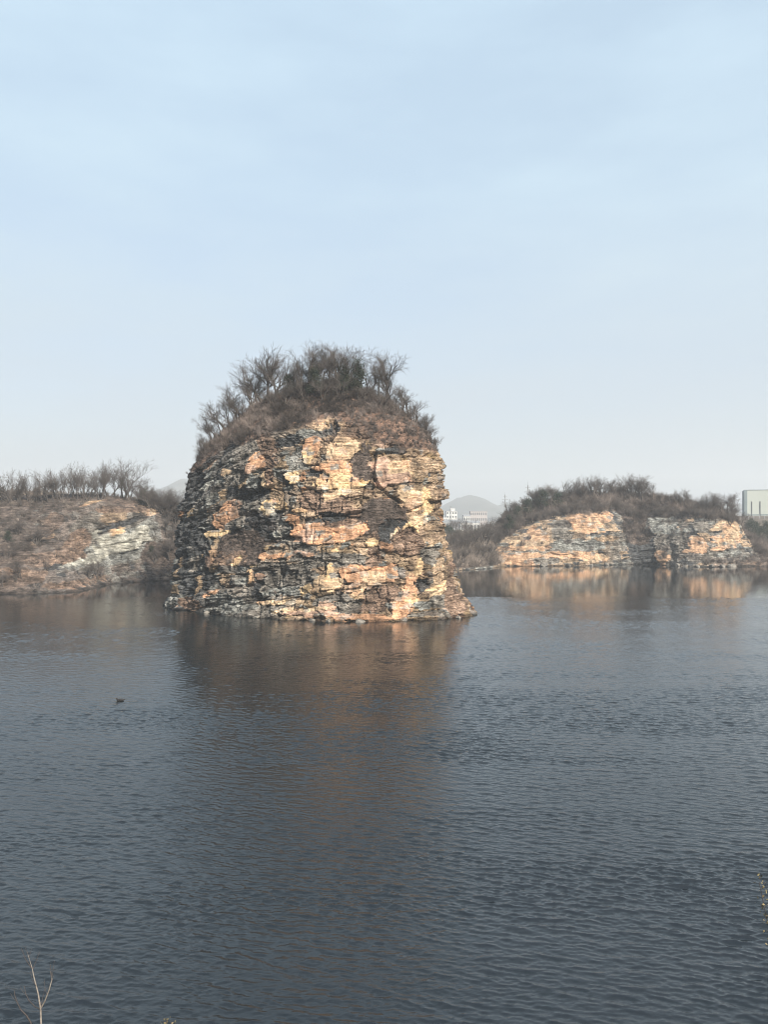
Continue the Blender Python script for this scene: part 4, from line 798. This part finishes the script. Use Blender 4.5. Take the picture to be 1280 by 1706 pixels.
# ------------------------------------------------------------------ foreground saplings on the viewpoint bank
M_pale = noise_mat('pale_sapling_bark', (.14, .12, .105), (.30, .265, .23), 30); M_dtw = noise_mat('dark_twig', (.04, .035, .035), (.08, .07, .065), 30)
M_leaf = noise_mat('dry_yellow_leaves', (.09, .085, .04), (.24, .18, .10), 25)
def polyseg(pts, r0, r1):
    pts = [np.array(p, float) for p in pts]; n = len(pts)-1
    return [np.concatenate([pts[i], pts[i+1], [r0+(r1-r0)*i/n, r0+(r1-r0)*(i+1)/n]]) for i in range(n)]
def sapling():
    Yd = 12.0; base = at(68, 1706, Yd); g = gz(base[0], Yd); r = empty('sapling', (base[0], Yd, g-.05)); tag(r, 'thin pale leafless sapling at the bottom left corner in front of the water', 'sapling')
    O = np.array([base[0], Yd, g-.05])
    def p(px, py, dy=0): return np.array(at(px, py, Yd+dy))-O
    stem = [np.array([.03, 0, 0]), np.array([0.02, .0, (base[2]-g)*.5]), p(68, 1706), p(67, 1680), p(63, 1655, .03), p(56, 1628, .05), p(53, 1613, .05), p(49, 1600, .06), p(44, 1584, .08)]
    obj('trunk', mesh('trunk', *prisms(polyseg(stem, .020, .0018), 7), M_pale), r)
    for a, m in ((([p(68, 1679), p(74, 1668, -.05), p(81, 1650, -.1), p(86, 1632, -.12), p(84, 1618, -.1)], .009), M_pale), (([p(86, 1632, -.12), p(83, 1606, -.1)], .004), M_dtw), (([p(86, 1630, -.12), p(90, 1600, -.1)], .003), M_dtw), (([p(67, 1682), p(58, 1677, .1), p(48, 1667, .15), p(42, 1655, .2), p(40, 1643, .2)], .006), M_dtw),
                 (([p(68, 1676), p(71, 1660, .1), p(74, 1648, .15)], .004), M_dtw), (([p(54, 1615, .05), p(60, 1600, .1), p(66, 1585, .12)], .004), M_dtw), (([p(52, 1613, .05), p(42, 1598, .0), p(35, 1580, 0)], .005), M_dtw), (([p(48, 1595, .06), p(52, 1580, .1)], .003), M_dtw), (([p(40, 1655, .2), p(33, 1645, .2)], .003), M_dtw), (([p(78, 1658, -.08), p(74, 1645, 0), p(73, 1630, .04)], .003), M_dtw), (([p(61, 1645, .04), p(53, 1632, 0), p(50, 1618, 0)], .003), M_dtw), (([p(84, 1640, -.1), p(89, 1625, -.05)], .003), M_dtw), (([p(47, 1590, .05), p(41, 1578, 0)], .0025), M_dtw)):
        obj('branch', mesh('branch', *prisms(polyseg(a[0], a[1]*1.5, a[1]*.7), 5), m), r)
    Yd2 = 11.0; b2 = at(51, 1706, Yd2); g2 = gz(b2[0], Yd2); r2 = empty('sapling', (b2[0]+.05, Yd2, g2-.05)); tag(r2, 'dark slender leaning twig just left of the pale sapling', 'sapling')
    O2 = np.array([b2[0]+.05, Yd2, g2-.05]); q = lambda px, py, dy=0: np.array(at(px, py, Yd2+dy))-O2
    obj('trunk', mesh('trunk', *prisms(polyseg([np.array([0, 0, 0]), np.array([.02, 0, (b2[2]-g2)*.6]), q(51, 1704), q(44, 1692), q(34, 1682), q(28, 1670), q(24, 1658), q(23, 1650)], .014, .004), 6), M_dtw), r2)
    obj('branch', mesh('branch', *prisms(polyseg([q(28, 1670), q(21, 1662, .05), q(17, 1655, .08)], .004, .002), 5), M_dtw), r2)
sapling()
def leafy(px, py, Yd, label, n, hx, hz, seed):
    rs = np.random.RandomState(seed); tip = np.array(at(px, py, Yd)); bx_ = tip[0]+hx; g = gz(bx_, Yd); O = np.array([bx_, Yd, g-.05]); r = empty('leafy_shrub', tuple(O)); tag(r, label, 'shrub')
    S = []; L = []
    for k in range(n):
        end = tip+(np.array([hx, 0, -hz])*rs.rand()+rs.normal(0, .12, 3) if k else 0); end = end-O
        mid_ = end*.6+np.array([rs.normal(0, .06), rs.normal(0, .06), 0]); S += polyseg([rs.normal(0, .04, 3)*[1, 1, 0], mid_*.6, mid_, end], .012, .003)
        d = unit(end-mid_)
        for i in range(60):
            t = rs.rand()**.2; c = mid_+(end-mid_)*t+rs.normal(0, .035, 3); a = unit(rs.normal(0, 1, 3)+d*.6); b = unit(np.cross(a, rs.normal(0, 1, 3))); s_ = rs.uniform(.016, .030)
            L.append([c, c+a*s_*.5+b*s_*.35, c+a*s_*1.3, c+a*s_*.5-b*s_*.35])
    obj('stem', mesh('stem', *prisms(S, 5), M_dtw), r); V = np.array(L).reshape(-1, 3); obj('leaves', mesh('leaves', V, np.arange(len(V)).reshape(-1, 4), M_leaf), r)
leafy(1266, 1470, 7.0, 'twig of dry yellow green leaves reaching in at the right edge', 6, .75, .30, 2)
leafy(276, 1697, 9.0, 'small yellowish shoot tip just showing at the bottom edge', 3, .02, .25, 5)

# ------------------------------------------------------------------ haze
def haze():
    V, Fq = boxes([(-4500, 4500, -300, 5600, -6.5, 330)]); m = bpy.data.materials.new('haze_air'); m.use_nodes = True; t = m.node_tree; t.nodes.clear()
    o = N(t, 'ShaderNodeOutputMaterial'); v = N(t, 'ShaderNodeVolumePrincipled'); v.inputs['Color'].default_value = (.84, .87, .90, 1); v.inputs['Density'].default_value = .00032; v.inputs['Anisotropy'].default_value = .1
    t.links.new(v.outputs[0], o.inputs['Volume'])
    h = obj('haze', mesh('haze', V, Fq, m)); tag(h, 'thin pale winter haze over the lake', 'haze', kind='stuff')
haze()
